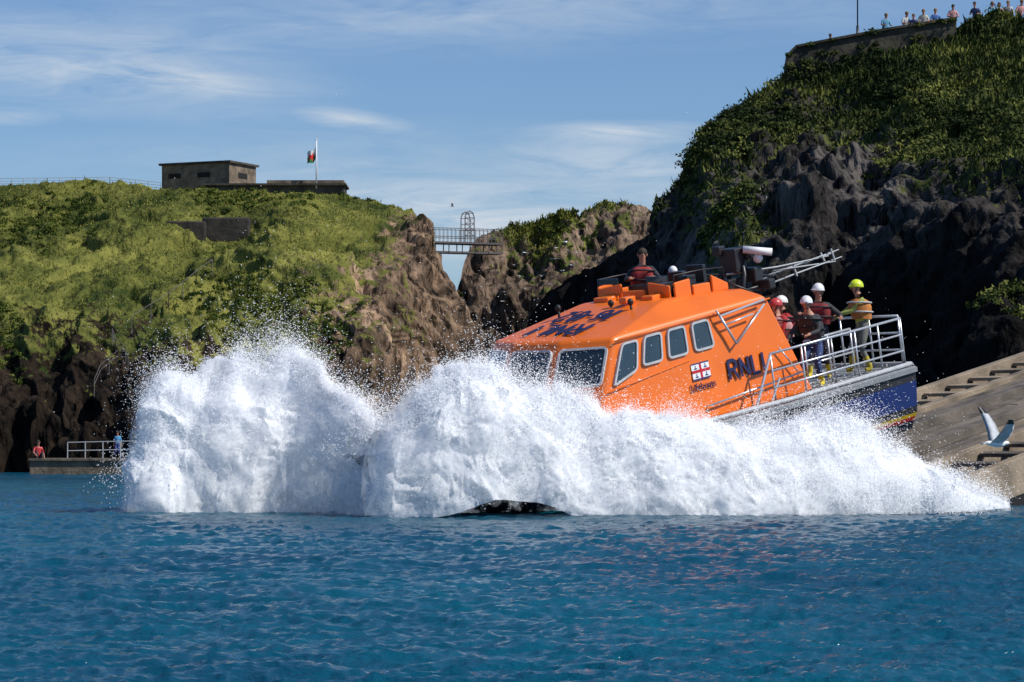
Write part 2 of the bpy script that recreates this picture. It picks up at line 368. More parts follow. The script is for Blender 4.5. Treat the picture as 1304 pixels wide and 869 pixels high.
def grass_on(P,V,PX,n_,size,mat_,xlim,thr,label):
    pr=np.clip(V.reshape(-1)-thr,0,1)*((PX.reshape(-1)>xlim[0])&(PX.reshape(-1)<xlim[1]))+1e-12; pr/=pr.sum()
    idx=rng.choice(len(pr),n_,p=pr); C=P.reshape(-1,3)[idx]+rng.normal(size=(n_,3))*.05
    a=rng.uniform(0,6.28,n_); t=np.stack([np.cos(a),np.sin(a),0*a],-1); s=rng.uniform(size[0],size[1],n_)[:,None]
    up=np.array([0,-.25,.8])+rng.normal(size=(n_,3))*.5
    V_=np.stack([C-t*s*.35,C+t*s*.35,C+up*s],1).reshape(-1,3)
    me=bpy.data.meshes.new('grass'); fast_mesh(me,V_,np.arange(3*n_).reshape(-1,3),3,False); me.materials.append(mat_)
    o=bpy.data.objects.new('grass',me); col.objects.link(o); o['kind']='stuff'; o['label']=label
grass_on(PL,VL,XL,50000,(.05,.12),M_grL,(-60,600),.4,'sunlit dry grass on the headland slope')
veg_on(PL,NL,VL,XL,'ground_cover',M_lfL,1100,60,(.15,.5),(.06,.14),.95,(-60,600),.16,1.3,label='low green scrub on the headland')
grass_on(PM,VM,XM,6000,(.08,.2),M_grL,(560,880),.4,'thin grass on the rocky outcrop')
veg_on(PM,NM,VM,XM,'ground_cover',M_lfL,80,50,(.15,.35),(.1,.2),.4,(560,880),label='thin scrub on the rocky outcrop')
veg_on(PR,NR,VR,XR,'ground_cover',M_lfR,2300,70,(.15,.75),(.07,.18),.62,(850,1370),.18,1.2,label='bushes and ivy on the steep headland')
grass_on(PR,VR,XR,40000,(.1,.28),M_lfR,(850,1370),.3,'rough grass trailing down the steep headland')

# ---------------------------------------------------------------- water
def water():
    m,n,l,b=new_mat('sea_water')
    tc=n.new('ShaderNodeTexCoord')
    def nzz(s,sc,d=4):
        mp=n.new('ShaderNodeMapping'); mp.inputs['Scale'].default_value=sc; l.new(tc.outputs['Object'],mp.inputs[0])
        z=n.new('ShaderNodeTexNoise'); z.inputs['Scale'].default_value=s; z.inputs['Detail'].default_value=d; z.inputs['Roughness'].default_value=.6; l.new(mp.outputs[0],z.inputs['Vector']); return z.outputs['Fac']
    r=n.new('ShaderNodeValToRGB'); r.color_ramp.elements[0].color=(.001,.046,.088,1); r.color_ramp.elements[1].color=(.003,.098,.152,1)
    r.color_ramp.elements[0].position=.35; r.color_ramp.elements[1].position=.7
    l.new(nzz(.15,(1,.5,1)),r.inputs['Fac']); l.new(r.outputs['Color'],b.inputs['Base Color'])
    b.inputs['Roughness'].default_value=.16; b.inputs['IOR'].default_value=1.33; b.inputs['Specular IOR Level'].default_value=.38
    bp=n.new('ShaderNodeBump'); bp.inputs['Strength'].default_value=1.; bp.inputs['Distance'].default_value=.09
    l.new(nzz(4.5,(.7,1,1),5),bp.inputs['Height']); l.new(bp.outputs['Normal'],b.inputs['Normal'])
    nr,nc=760,560
    d=11*(190/11.)**np.linspace(0,1,nr); a=np.linspace(-.27,.27,nc)
    X=d[:,None]*a[None]; Y=np.repeat(d[:,None],nc,1)
    q=np.stack([X.ravel(),Y.ravel(),0*X.ravel()],-1)
    h=.045*fbm(q*np.array([.5,.8,1])+5,3)+.052*ridge(q*np.array([1.7,2.9,1])+9,3,.55)+.028*ridge(q*np.array([4.2,6.5,1])+2,3,.5)
    h=h*np.clip(1.2-Y.ravel()/260,.5,1)
    P=np.stack([X.ravel(),Y.ravel(),h-.02],-1).reshape(nr,nc,3)
    z=-.25; ev=np.array([(-4000,-300,z),(4000,-300,z),(4000,9000,z),(-4000,9000,z)])
    grid_mesh('water',P,m,True,None,(ev,[(0,1,2,3)]),kind='structure',label='rippled deep blue sea')
water()

# ---------------------------------------------------------------- slipway
al=math.radians(12.4); c7=math.sqrt(.5)
SA=Vector((c7*math.cos(al),c7*math.cos(al),math.sin(al))); SL=Vector((c7,-c7,0)); SU=SL.cross(-SA).normalized()
if SU.z<0: SU=-SU
S0=Vector((6.44,59.77,.54))
slip=empty('slipway',Matrix.Translation(S0),label='sloping lifeboat slipway of weathered concrete and timber',category='slipway')
def wp(s,v,h): return S0+SA*s+SL*v+SU*h
def slab(mb,s0,s1,v0,v1,h0,h1,mi=0):
    vs=[wp(s,v,h)-S0 for s in(s0,s1) for v in(v0,v1) for h in(h0,h1)]
    mb.add(vs,[(0,1,3,2),(4,6,7,5),(0,4,5,1),(2,3,7,6),(0,2,6,4),(1,5,7,3)],mi)
b=MB(); slab(b,-14,50,-2.2,2.2,-.5,0); b.obj('ramp_surface',M_conc,slip)
for v0,v1 in((-4.1,-2.2),(2.2,4.1)):
    b=MB(); slab(b,-14,50,v0,v1,-.95,-.6); b.obj('tread_shade_slab',M_dark,slip)  # base slab coloured near black as the shadow between the treads
for v in(-4.0,-2.3,2.3,4.0):
    b=MB(); slab(b,-14,50,v-.13,v+.13,-.6,.15); b.obj('edge_beam',M_wood,slip,bevel=.02)
for v in(-.85,.85):
    b=MB(); slab(b,-14,50,v-.13,v+.13,.004,.22); b.obj('keel_rail',M_wood2,slip,bevel=.01)
for v0,v1,m_ in((-3.84,-2.46,M_wood),(2.46,3.84,M_wood2)):
    b=MB()
    for s in np.arange(-10,45,.95): slab(b,s,s+.22,v0,v1,-.05,.03)
    b.obj('tread',m_,slip,label='row of timber treads')
b=MB()
for v in list(np.arange(-2.1,2.1,.3)):
    if abs(abs(v+.15)-.85)<.26: continue
    s=-12
    while s<48:
        L_=random.uniform(4,9); slab(b,s+.02,s+L_,v+.03,v+.26,.004,.035+.035*random.random(),random.choice([1,1,0,2])); s+=L_
b.obj('deck_planking',[M_wood,M_conc,M_wood2],slip)
b=MB(); 
for s in np.arange(-1,45,3.2):
    p0=wp(s,0,0); 
    b.box((p0.x-S0.x,p0.y-S0.y,(p0.z-1.3-1.2)/2-S0.z),(3.3,7.6,p0.z-1.3+1.2),0,Matrix.Rotation(math.radians(45),3,'Z'))
b.obj('support_wall',M_darkstone,slip)

# ---------------------------------------------------------------- lifeboat
pt=math.radians(11.3); th=math.radians(45)
Fv=Vector((-math.cos(th)*math.cos(pt),-math.sin(th)*math.cos(pt),-math.sin(pt))); Lv=Vector((math.sin(th),-math.cos(th),0)); Uv=Fv.cross(Lv)
BO=Vector((6.44,59.77,2.87))
MBt=Matrix(((Fv.x,Lv.x,Uv.x,BO.x),(Fv.y,Lv.y,Uv.y,BO.y),(Fv.z,Lv.z,Uv.z,BO.z),(0,0,0,1)))
BI=MBt.inverted()
boat=empty('lifeboat',MBt,label='orange and blue lifeboat plunging bow first off the slipway',category='lifeboat')
def BL(px,py,D): return BI@W(px,py,D)
us=[0,.5,1.5,3,4.5,6,7.5,8.5,9.5,10.5,11.4,12.1,12.6,12.9,13.05]
def hb(u): return 2.5 if u<7 else max(.04,2.5*math.sqrt(max(0,1-((u-7)/6.05)**2)))
def sh(u): return 0 if u<5 else .75*((u-5)/8.)**1.6
rows=[(1,.0),(1.025,-.03),(1.025,-.12),(1.0,-.13),(1.0,-.3),(.98,-.82),(.97,-.96),(.95,-1.04),(.93,-1.12),(.9,-1.3),(0.02,-2.0)]
rm=[0,0,0,1,2,1,3,4,5,5]
b=MB(); nr=len(rows)
for side in(1,-1):
    vs=[]
    for u in us:
        k=1 if u<9 else 1-.35*((u-9)/4.5)
        for (vf,ww) in rows: 
            f2=vf*(1 if u<8 else 1-(.35*((u-8)/5.5)*(-ww/2)))
            vs.append((u+(0.35*ww*(max(0,u-9)/4.5)),side*hb(u)*f2,sh(u)+ww*k))
    o=len(b.v); b.v+=[tuple(x) for x in vs]
    for r in range(nr-1):
        fs=[(i*nr+r,i*nr+r+1,(i+1)*nr+r+1,(i+1)*nr+r) for i in range(len(us)-1)]
        b.f+=[tuple(x+o for x in f) for f in fs]; b.m+=[(5 if (rm[r] in(3,4) and i>5) else rm[r]) for i in range(len(us)-1)]
for r in range(nr-1):
    (a1,w1),(a2,w2)=rows[r],rows[r+1]
    b.add([(0,2.5*a1,w1),(0,2.5*a2,w2),(0,-2.5*a2,w2),(0,-2.5*a1,w1)],[(0,1,2,3)],rm[r])
hull=b.obj('hull',[M_edge,M_black,M_blue,M_yel,M_red,M_navy],boat)
b=MB()
vs=[];
for u in us: vs+=[(u,hb(u)*.99,sh(u)-.01),(u,-hb(u)*.99,sh(u)-.01)]
b.add(vs,[(2*i,2*i+1,2*i+3,2*i+2) for i in range(len(us)-1)])
b.obj('deck',M_deck,boat)
b=MB()
b.tube([(7,2.43,.1),(4,2.45,.05),(.05,2.45,.05),(.05,-2.45,.05),(4,-2.45,.05),(7,-2.43,.1)],.045)
b.obj('toe_rail',M_grey,boat)
def V3(*a): return Vector(a)
def mir(p): return Vector((p[0],-p[1],p[2]))
Ec=V3(8.25,.6,1.97);Ep=V3(7.8,1.60,1.94);Er=V3(3.7,1.94,2.07);R0=V3(2.75,2.09,-.02);F0=V3(8.8,1.72,-.02);C0=V3(9.3,.65,-.02)
Uf=V3(5.7,1.1,2.34);Ur=V3(3.7,1.4,2.22);Tf=V3(5.3,.9,2.33);Tr=V3(3.9,.9,2.25);Bf=V3(5.2,.85,1.7);Br=V3(4.0,.85,1.7)
pts=[Ec,Ep,Er,R0,F0,C0,Uf,Ur,Tf,Tr,Bf,Br]; nP=len(pts)
vs=pts+[mir(p) for p in pts]
ec,ep,er,r0,f0,c0,uf,ur,tf,tr,bf,br=range(12)
def mm(i): return i+nP
fs=[(c0,f0,ep,ec),(f0,r0,er,ep),(ec,ep,uf),(ep,er,ur,uf),(uf,ur,tr,tf),(tf,tr,br,bf)]
fs+= [tuple(mm(i) for i in f) for f in fs]
fs+=[(c0,ec,mm(ec),mm(c0)),(ec,uf,mm(uf),mm(ec)),(uf,tf,mm(tf),mm(uf)),(tf,bf,mm(bf),mm(tf)),(bf,br,mm(br),mm(bf)),(br,tr,mm(tr),mm(br)),(tr,ur,mm(ur),mm(tr)),
     (r0,mm(r0),mm(er),er),(er,mm(er),mm(ur),ur),(r0,f0,c0,mm(c0),mm(f0),mm(r0))]
b=MB(); b.add(vs,fs); cabin=b.obj('cabin',M_or,boat,smooth=True)
bv=cabin.modifiers.new('b','BEVEL'); bv.width=.12; bv.segments=5; bv.limit_method='ANGLE'; bv.angle_limit=math.radians(8)
wn_=cabin.modifiers.new('w','WEIGHTED_NORMAL'); wn_.keep_sharp=False
b=MB(); 
b.add([(8.6,1.5,.05),(11,.9,.35),(11,-.9,.35),(8.6,-1.5,.05),(8.7,1.3,.9),(10.6,.7,.75),(10.6,-.7,.75),(8.7,-1.3,.9)],[(0,1,5,4),(1,2,6,5),(2,3,7,6),(4,5,6,7),(3,0,4,7)])
b.obj('forward_trunk',M_or,boat,bevel=.05)
def patch(a,b_,c,d):
    def f(s,t,o=0):
        p=(a*(1-s)+b_*s)*(1-t)+(d*(1-s)+c*s)*t
        nn=(b_-a).cross(d-a).normalized()
        return p+nn*o
    return f
def roundpoly(poly,r,asp,seg=4):
    P=[Vector((p[0]*asp[0],p[1]*asp[1])) for p in poly]; out=[];n_=len(P)
    for i in range(n_):
        a,b_,c=P[i-1],P[i],P[(i+1)%n_]
        d1=(a-b_);d2=(c-b_); rr=min(r,d1.length*.45,d2.length*.45)
        p0=b_+d1.normalized()*rr;p2=b_+d2.normalized()*rr
        for k in range(seg+1):
            t=k/seg; q=p0*(1-t)**2+b_*2*t*(1-t)+p2*t*t; out.append(q)
    return out
def inset(P,k):
    c=sum(P,Vector((0,0)))/len(P); out=[]
    for i,p in enumerate(P):
        a=P[i-1];b_=P[(i+1)%len(P)]; t=(b_-a)
        if t.length<1e-6: out.append(p);continue
        t.normalize(); nn=Vector((-t.y,t.x))
        if nn.dot(c-p)<0: nn=-nn
        out.append(p+nn*k)
    return out
def window(pf,poly,asp,sgn,r=.12):
    P=roundpoly(poly,r,asp); I=inset(P,.045)
    m=lambda Q,o:[pf(q.x/asp[0],q.y/asp[1],o*sgn) for q in Q]
    b=MB(); g=m(I,.04); b.add(g,[tuple(range(len(g)))]); wn=b.obj('window',M_glass,boat)
    b=MB(); A=m(P,-.03);B=m(P,.06);C=m(I,.06);Dd=m(I,.02); k=len(A)
    b.add(A+B+C+Dd,[f for i in range(k) for j in [(i+1)%k] for f in((i,j,j+k,i+k),(i+k,j+k,j+2*k,i+2*k),(i+2*k,j+2*k,j+3*k,i+3*k))])
    b.obj('window_frame',M_grey,wn)
side=patch(F0,R0,Er,Ep); aspS=(5.0,2.1)
window(side,[(.03,.54),(.155,.64),(.145,.93),(.045,.93)],aspS,1)
for s0,s1 in((.18,.295),(.325,.44),(.475,.59)):
    window(side,[(s0,.66),(s1,.66),(s1-.005,.94),(s0,.94)],aspS,1)
fp=patch(C0,F0,Ep,Ec); fc=patch(mir(C0),C0,Ec,mir(Ec)); fs_=patch(mir(F0),mir(C0),mir(Ec),mir(Ep))
for f_ in(fp,fc,fs_): window(f_,[(.07,.57),(.93,.57),(.94,.92),(.06,.92)],(1.2,2.3),1)
# lettering from clean strokes (capital letters and digits on a unit-high grid)
GL={'R':(.62,[[(0,0),(0,1)],[(0,1),(.38,1),(.55,.9),(.58,.76),(.55,.62),(.38,.52),(0,.52)],[(.3,.52),(.6,0)]]),
    'N':(.66,[[(0,0),(0,1)],[(0,1),(.62,0)],[(.62,0),(.62,1)]]),'L':(.52,[[(0,1),(0,0),(.5,0)]]),'I':(.1,[[(.04,0),(.04,1)]]),
    '1':(.3,[[(0,.8),(.2,1),(.2,0)]]),'6':(.58,[[(.5,.95),(.25,.9),(.04,.6),(.02,.3),(.12,.05),(.3,0),(.48,.06),(.56,.28),(.48,.5),(.3,.56),(.06,.42)]]),
    '-':(.32,[[(.02,.45),(.3,.45)]]),'0':(.58,[[(.29,1),(.1,.9),(.02,.5),(.1,.1),(.29,0),(.48,.1),(.56,.5),(.48,.9),(.29,1)]]),
    '2':(.56,[[(.03,.78),(.12,.95),(.3,1),(.48,.93),(.52,.75),(.42,.5),(.02,0),(.56,0)]])}
def strokes(body,H,M,wd,parent,sp=.26,sx=1.):
    tw=sum(GL[c][0] for c in body)+sp*(len(body)-1); x=-tw/2; b=MB()
    for c in body:
        w_,ps=GL[c]
        for pl in ps:
            P=[Vector(((x+p[0])*H*sx,(p[1]-.5)*H)) for p in pl]; Lf=[];Rt=[]
            closed=(P[0]-P[-1]).length<1e-5
            for i,p in enumerate(P):
                a=P[i-1] if i>0 else (P[-2] if closed else p); d=P[i+1] if i<len(P)-1 else (P[1] if closed else p)
                d1=(p-a).normalized() if (p-a).length>1e-6 else (d-p).normalized(); d2=(d-p).normalized() if (d-p).length>1e-6 else d1
                t=(d1+d2); t=t.normalized() if t.length>1e-3 else d1
                nn=Vector((-t.y,t.x)); k=min(1.6,1/max(.4,nn.dot(Vector((-d1.y,d1.x)))))
                Lf.append(p+nn*wd*.5*k); Rt.append(p-nn*wd*.5*k)
            for i in range(len(P)-1):
                b.add([M@V3(q.x,q.y,0.0) for q in(Lf[i],Rt[i],Rt[i+1],Lf[i+1])]+[M@V3(q.x,q.y,-.012) for q in(Lf[i],Rt[i],Rt[i+1],Lf[i+1])],[(0,1,2,3),(0,1,5,4),(1,2,6,5),(2,3,7,6),(3,0,4,7)])
        x+=w_+sp
    # small per-stroke lift avoids coplanar overlaps
    nz_=(M.to_3x3()@V3(0,0,1)).normalized()
    b.v=[tuple(Vector(v)+nz_*.0008*((i//8)%9)) for i,v in enumerate(b.v)]
    return b.obj('lettering',M_letter,parent)
def text(name,body,size,M,material,parent,off=.012,sx=1.,sp=1.):
    c=bpy.data.curves.new(name,'FONT'); c.body=body; c.size=size; c.extrude=.006; c.offset=off; c.align_x='CENTER'; c.align_y='CENTER'; c.space_character=sp
    o=bpy.data.objects.new('tmp',c); col.objects.link(o); bpy.context.view_layer.update()
    me=bpy.data.meshes.new_from_object(o.evaluated_get(bpy.context.evaluated_depsgraph_get()))
    bpy.data.objects.remove(o); me.name=name
    me.transform(M@Matrix.Diagonal((sx,1,1,1))); me.materials.clear(); me.materials.append(material)
    t=bpy.data.objects.new(name,me); col.objects.link(t); t.parent=parent; return t
def frame(o,x,nrm):
    x=x.normalized(); nrm=(nrm-nrm.dot(x)*x).normalized(); y=nrm.cross(x)
    return Matrix(((x.x,y.x,nrm.x,o.x),(x.y,y.y,nrm.y,o.y),(x.z,y.z,nrm.z,o.z),(0,0,0,1)))
sn=(R0-F0).cross(Ep-F0).normalized()
if sn.y<0: sn=-sn
sxd=(side(.9,.4)-side(.5,.4)).normalized()
strokes('RNLI',.36,frame(side(.725,.41,0)+sn*.05,sxd,sn),.065,boat,.27,1.0)
text('lettering','Lifeboats',.19,frame(side(.49,.335,0)+sn*.045,sxd,sn),M_letter,boat,.0)
rn=(Uf-Ec).cross(mir(Ec)-Ec).normalized(); rn=rn if rn.z>0 else -rn
rc=(Ec+mir(Ec)+Uf+mir(Uf))/4
rd=((Uf+mir(Uf))/2-(Ec+mir(Ec))/2).normalized()
strokes('RNLI',.60,frame(rc-rd*.62+rn*.04,V3(0,-1,0),rn),.085,boat,.30,.82)
strokes('16-02',.60,frame(rc+rd*.24+rn*.04,V3(0,-1,0),rn),.085,boat,.26,.70)
fm=frame(side(.49,.48,0)+sn*.045,sxd,sn)@Matrix.Scale(.8,4)
b=MB()
def rect(x0,y0,x1,y1,h,mi): b.add([fm@V3(x0,y0,h),fm@V3(x1,y0,h),fm@V3(x1,y1,h),fm@V3(x0,y1,h)],[(0,1,2,3)],mi)
rect(-.3,-.2,.3,.2,0,0); rect(-.3,-.035,.3,.035,.004,1); rect(-.035,-.2,.035,.2,.0045,1)
rect(-.3,.17,.3,.2,.005,2);rect(-.3,-.2,.3,-.17,.005,2)
for (x,y) in((-.165,.1),(.165,.1),(-.165,-.1),(.165,-.1)):
    rect(x-.05,y-.045,x+.05,y-.02,.006,2);rect(x-.01,y-.045,x+.01,y+.05,.007,2)
b.obj('flag_emblem',[M_white,M_red,M_blue],boat)
b=MB()
def wall(p,q,h0,h1,t=.06,mi=0):
    p=Vector(p);q=Vector(q); d=(q-p).normalized(); nn=Vector((-d.y,d.x,0))*t
    b.add([p+nn/2,q+nn/2,q-nn/2,p-nn/2,p+nn/2+V3(0,0,h0),q+nn/2+V3(0,0,h1),q-nn/2+V3(0,0,h1),p-nn/2+V3(0,0,h0)],[(0,1,2,3),(4,5,6,7),(0,1,5,4),(1,2,6,5),(2,3,7,6),(3,0,4,7)],mi)
zf=2.26
wall((5.35,-.95,zf),(5.3,-.35,zf),.30,.38); wall((5.35,-.3,zf),(5.35,.3,zf),.24,.24);wall((5.3,.35,zf),(5.35,.95,zf),.38,.30)
for sg in(1,-1):
    wall((5.3,1.0*sg,zf),(4.85,1.03*sg,zf),.34,.36);wall((4.8,1.03*sg,zf),(4.3,1.05*sg,zf-.02),.22,.22);wall((4.25,1.05*sg,zf-.02),(3.8,1.08*sg,zf-.03),.36,.14)
b.box((5.52,-.6,2.36),(.35,.4,.14)); b.box((5.52,.62,2.36),(.35,.3,.12))
b.obj('bridge_coaming',M_or,boat,bevel=.03)
b=MB()
for v in(-.65,.65): b.box((5.36,v,2.70),(.03,.55,.12),0)
b.box((4.95,.1,2.42),(.35,.9,.3),1); b.tube([(4.75,.1,2.5),(4.7,.1,2.72)],.03,8,1)
b.box((4.3,.55,2.2),(.45,.5,.5),1);b.box((4.08,.55,2.58),(.1,.45,.42),1);b.box((4.08,-.45,2.35),(.1,.45,.5),1);b.box((4.3,-.4,1.95),(.45,.5,.35),1)
b.box((4.6,.75,2.48),(.25,.25,.35),1);b.box((4.0,0,2.42),(.2,.4,.5),1)
b.obj('helm_console',[M_glass,M_blk2],boat,bevel=.02)
for v in(-1.0,1.0):
    b=MB(); b.tube([(5.3,v,2.5),(5.25,v,2.74),(4.5,v,2.73),(3.8,v,2.68),(3.75,v,2.26)],.013); b.obj('bridge_rail',M_blk2,boat,smooth=True)
for u_,v_,h_ in((6.7,-.8,.16),(6.3,.75,.16),(6.1,.05,.13)):
    b=MB(); b.tube([(u_,v_,2.1),(u_,v_,2.22+h_)],.025);b.ell((u_,v_,2.24+h_),(.06,.06,.07)); b.obj('roof_light',M_black,boat,smooth=True)
b=MB(); b.box((5.95,.35,2.40),(.3,.2,.12)); b.obj('roof_box',M_or,boat,bevel=.03)
def P2(l_): return [BL(*p) for p in l_]
b=MB()
b.tube(P2([(925,385,57.6),(930,345,57.8)]),.05);b.tube(P2([(945,385,57.4),(948,350,57.6),(942,318,57.8)]),.05);b.tube(P2([(905,385,57.8),(925,345,57.8)]),.03)
b.tube(P2([(860,374,57.4),(880,354,57.6),(900,352,57.7),(940,348,57.8),(985,352,58)]),.03);b.tube(P2([(850,382,57.0),(856,352,57),(915,350,57.6)]),.025)
b.tube(P2([(965,380,57.8),(985,345,58.2),(1000,355,58.4)]),.025);b.tube(P2([(940,372,57.4),(985,360,58)]),.03);b.tube(P2([(905,366,57.4),(975,368,58)]),.04)
b.tube(P2([(868,378,57),(873,348,57.2)]),.02);b.tube(P2([(885,376,57),(897,346,57.4)]),.02);b.tube(P2([(905,352,57.4),(958,372,57.2)]),.025)
b.obj('mast',M_blk2,boat,smooth=True)
b=MB()
for px_,py_,d_ in((933,332,(.35,.45,.5)),(915,320,(.2,.2,.2)),(957,350,(.25,.4,.3)),(900,362,(.3,.5,.3)),(925,365,(.4,.5,.3)),(880,362,(.2,.3,.25)),(972,362,(.2,.5,.2)),(948,322,(.18,.3,.28))):
    b.box(BL(px_,py_,57.8),d_)
b.obj('equipment_box',M_blk2,boat,bevel=.03)
b=MB(); c0_=BL(946,318,57.6); c1_=BL(983,321,57.6); b.tube([c0_,c1_],.075,10); c=BL(965,329,57.7); b.ell(c,(.10,.10,.10))
b.obj('radar_scanner',M_white,boat,smooth=True)
for q in ([(958,362,58),(1000,343,58.5),(1068,318,59.2)],[(965,368,58),(1010,350,58.5),(1072,327,59.2)],[(975,352,58),(1020,336,58.8),(1062,322,59.2)],[(985,345,58),(1064,333,59.4)],[(925,350,57.6),(990,340,58),(1055,326,59.3)]):
    b=MB(); b.tube(P2(q),[.022,.018,.010]if len(q)==3 else[.02,.010]); b.obj('antenna',M_pale,boat,smooth=True)
for q in([(1045,322,59),(1050,333,59)],[(1058,317,59),(1063,332,59)],[(1010,338,58.5),(1015,352,58.5)]):
    b=MB(); b.tube(P2(q),.02); b.obj('antenna_clamp',M_pale,boat)
b=MB();b.tube(P2([(860,375,57),(862,352,57.1),(857,345,57.1)]),.02); b.ell(BL(857,345,57.1),(.09,.09,.1)); b.obj('searchlight',M_white,boat,smooth=True)
b=MB()
a0=side(.63,.99,.12);a1=side(.64,.93,.14);a2=side(.94,.97,.14);a3=side(.69,.64,.14)
b.tube([a0,a1,a2],.022);b.tube([a1,a3],.026);b.tube([a3,side(.93,.93,.14)],.022);b.tube([side(.66,.84,.14),side(.84,.87,.14)],.018)
b.obj('ladder_rail',M_steel,boat,smooth=True)
b=MB()
a=side(.5,.14,.1);c=side(.97,.22,.12); b.tube([a,c],.02)
for s,t in((.5,.14),(.735,.18),(.97,.22)): b.tube([side(s,t,0),side(s,t,.11)],.015)
b.tube([side(.91,.5,.1),side(.95,.22,.1)],.015)
b.obj('grab_rail',M_steel,boat,smooth=True)
b=MB(); a=[side(s,.965,.05) for s in(.0,.3,.7,1)]; b.tube(a,.016); b.obj('roof_gutter',M_or,boat,smooth=True)
b=MB(); b.tube([side(.005,.5,.03),side(.2,.55,.03),side(.44,.60,.03)],.012); b.obj('rubbing_strip',M_or,boat,smooth=True)
for f_ in(fp,fc):
    b=MB(); b.tube([f_(.5,.54,.08),f_(.3,.75,.08)],.012); b.obj('wiper',M_black,boat)
b=MB(); b.box((2.9,.3,1.0),(.06,.75,1.6)); b.obj('cabin_door',M_grey,boat,bevel=.02)
def rail(name,pts,h,posts,rails=3,r=.02):
    b=MB(); pts=[Vector(p) for p in pts]
    for k in range(rails):
        b.tube([p+V3(0,0,h*(k+1)/rails) for p in pts],r if k<rails-1 else r*1.25)
    for i in range(len(pts)-1):
        nseg=posts[i]
        for k in range(nseg+1):
            p=pts[i].lerp(pts[i+1],k/nseg); b.tube([p,p+V3(0,0,h)],r)
    b.obj(name,M_steel,boat,smooth=True)
rail('guard_rail',[(4.3,2.36,.0),(2.4,2.36,0),(.12,2.36,0)],1.0,[2,3])
rail('guard_rail',[(.1,2.3,0),(.1,.8,0)],1.05,[2]); rail('guard_rail',[(.1,-.8,0),(.1,-2.3,0)],1.05,[2]); rail('guard_rail',[(4.3,-2.36,.0),(.12,-2.36,0)],1.0,[5])
rail('guard_rail',[(2.5,1.75,.0),(1.0,1.75,0)],.95,[2],2)
b=MB(); b.tube([(4.3,2.36,1.0),(4.9,2.36,.05)],.026); b.tube([(4.1,2.36,.5),(4.45,2.36,.05)],.02); b.obj('rail_brace',M_steel,boat)
b=MB(); b.box((1.0,-.9,.3),(1.0,1.2,.6)); b.obj('deck_locker',M_deck,boat,bevel=.04)
b=MB(); b.ell((12.5,.0,.95),(.22,.16,.16)); b.obj('bow_fairlead',M_black,boat,smooth=True)

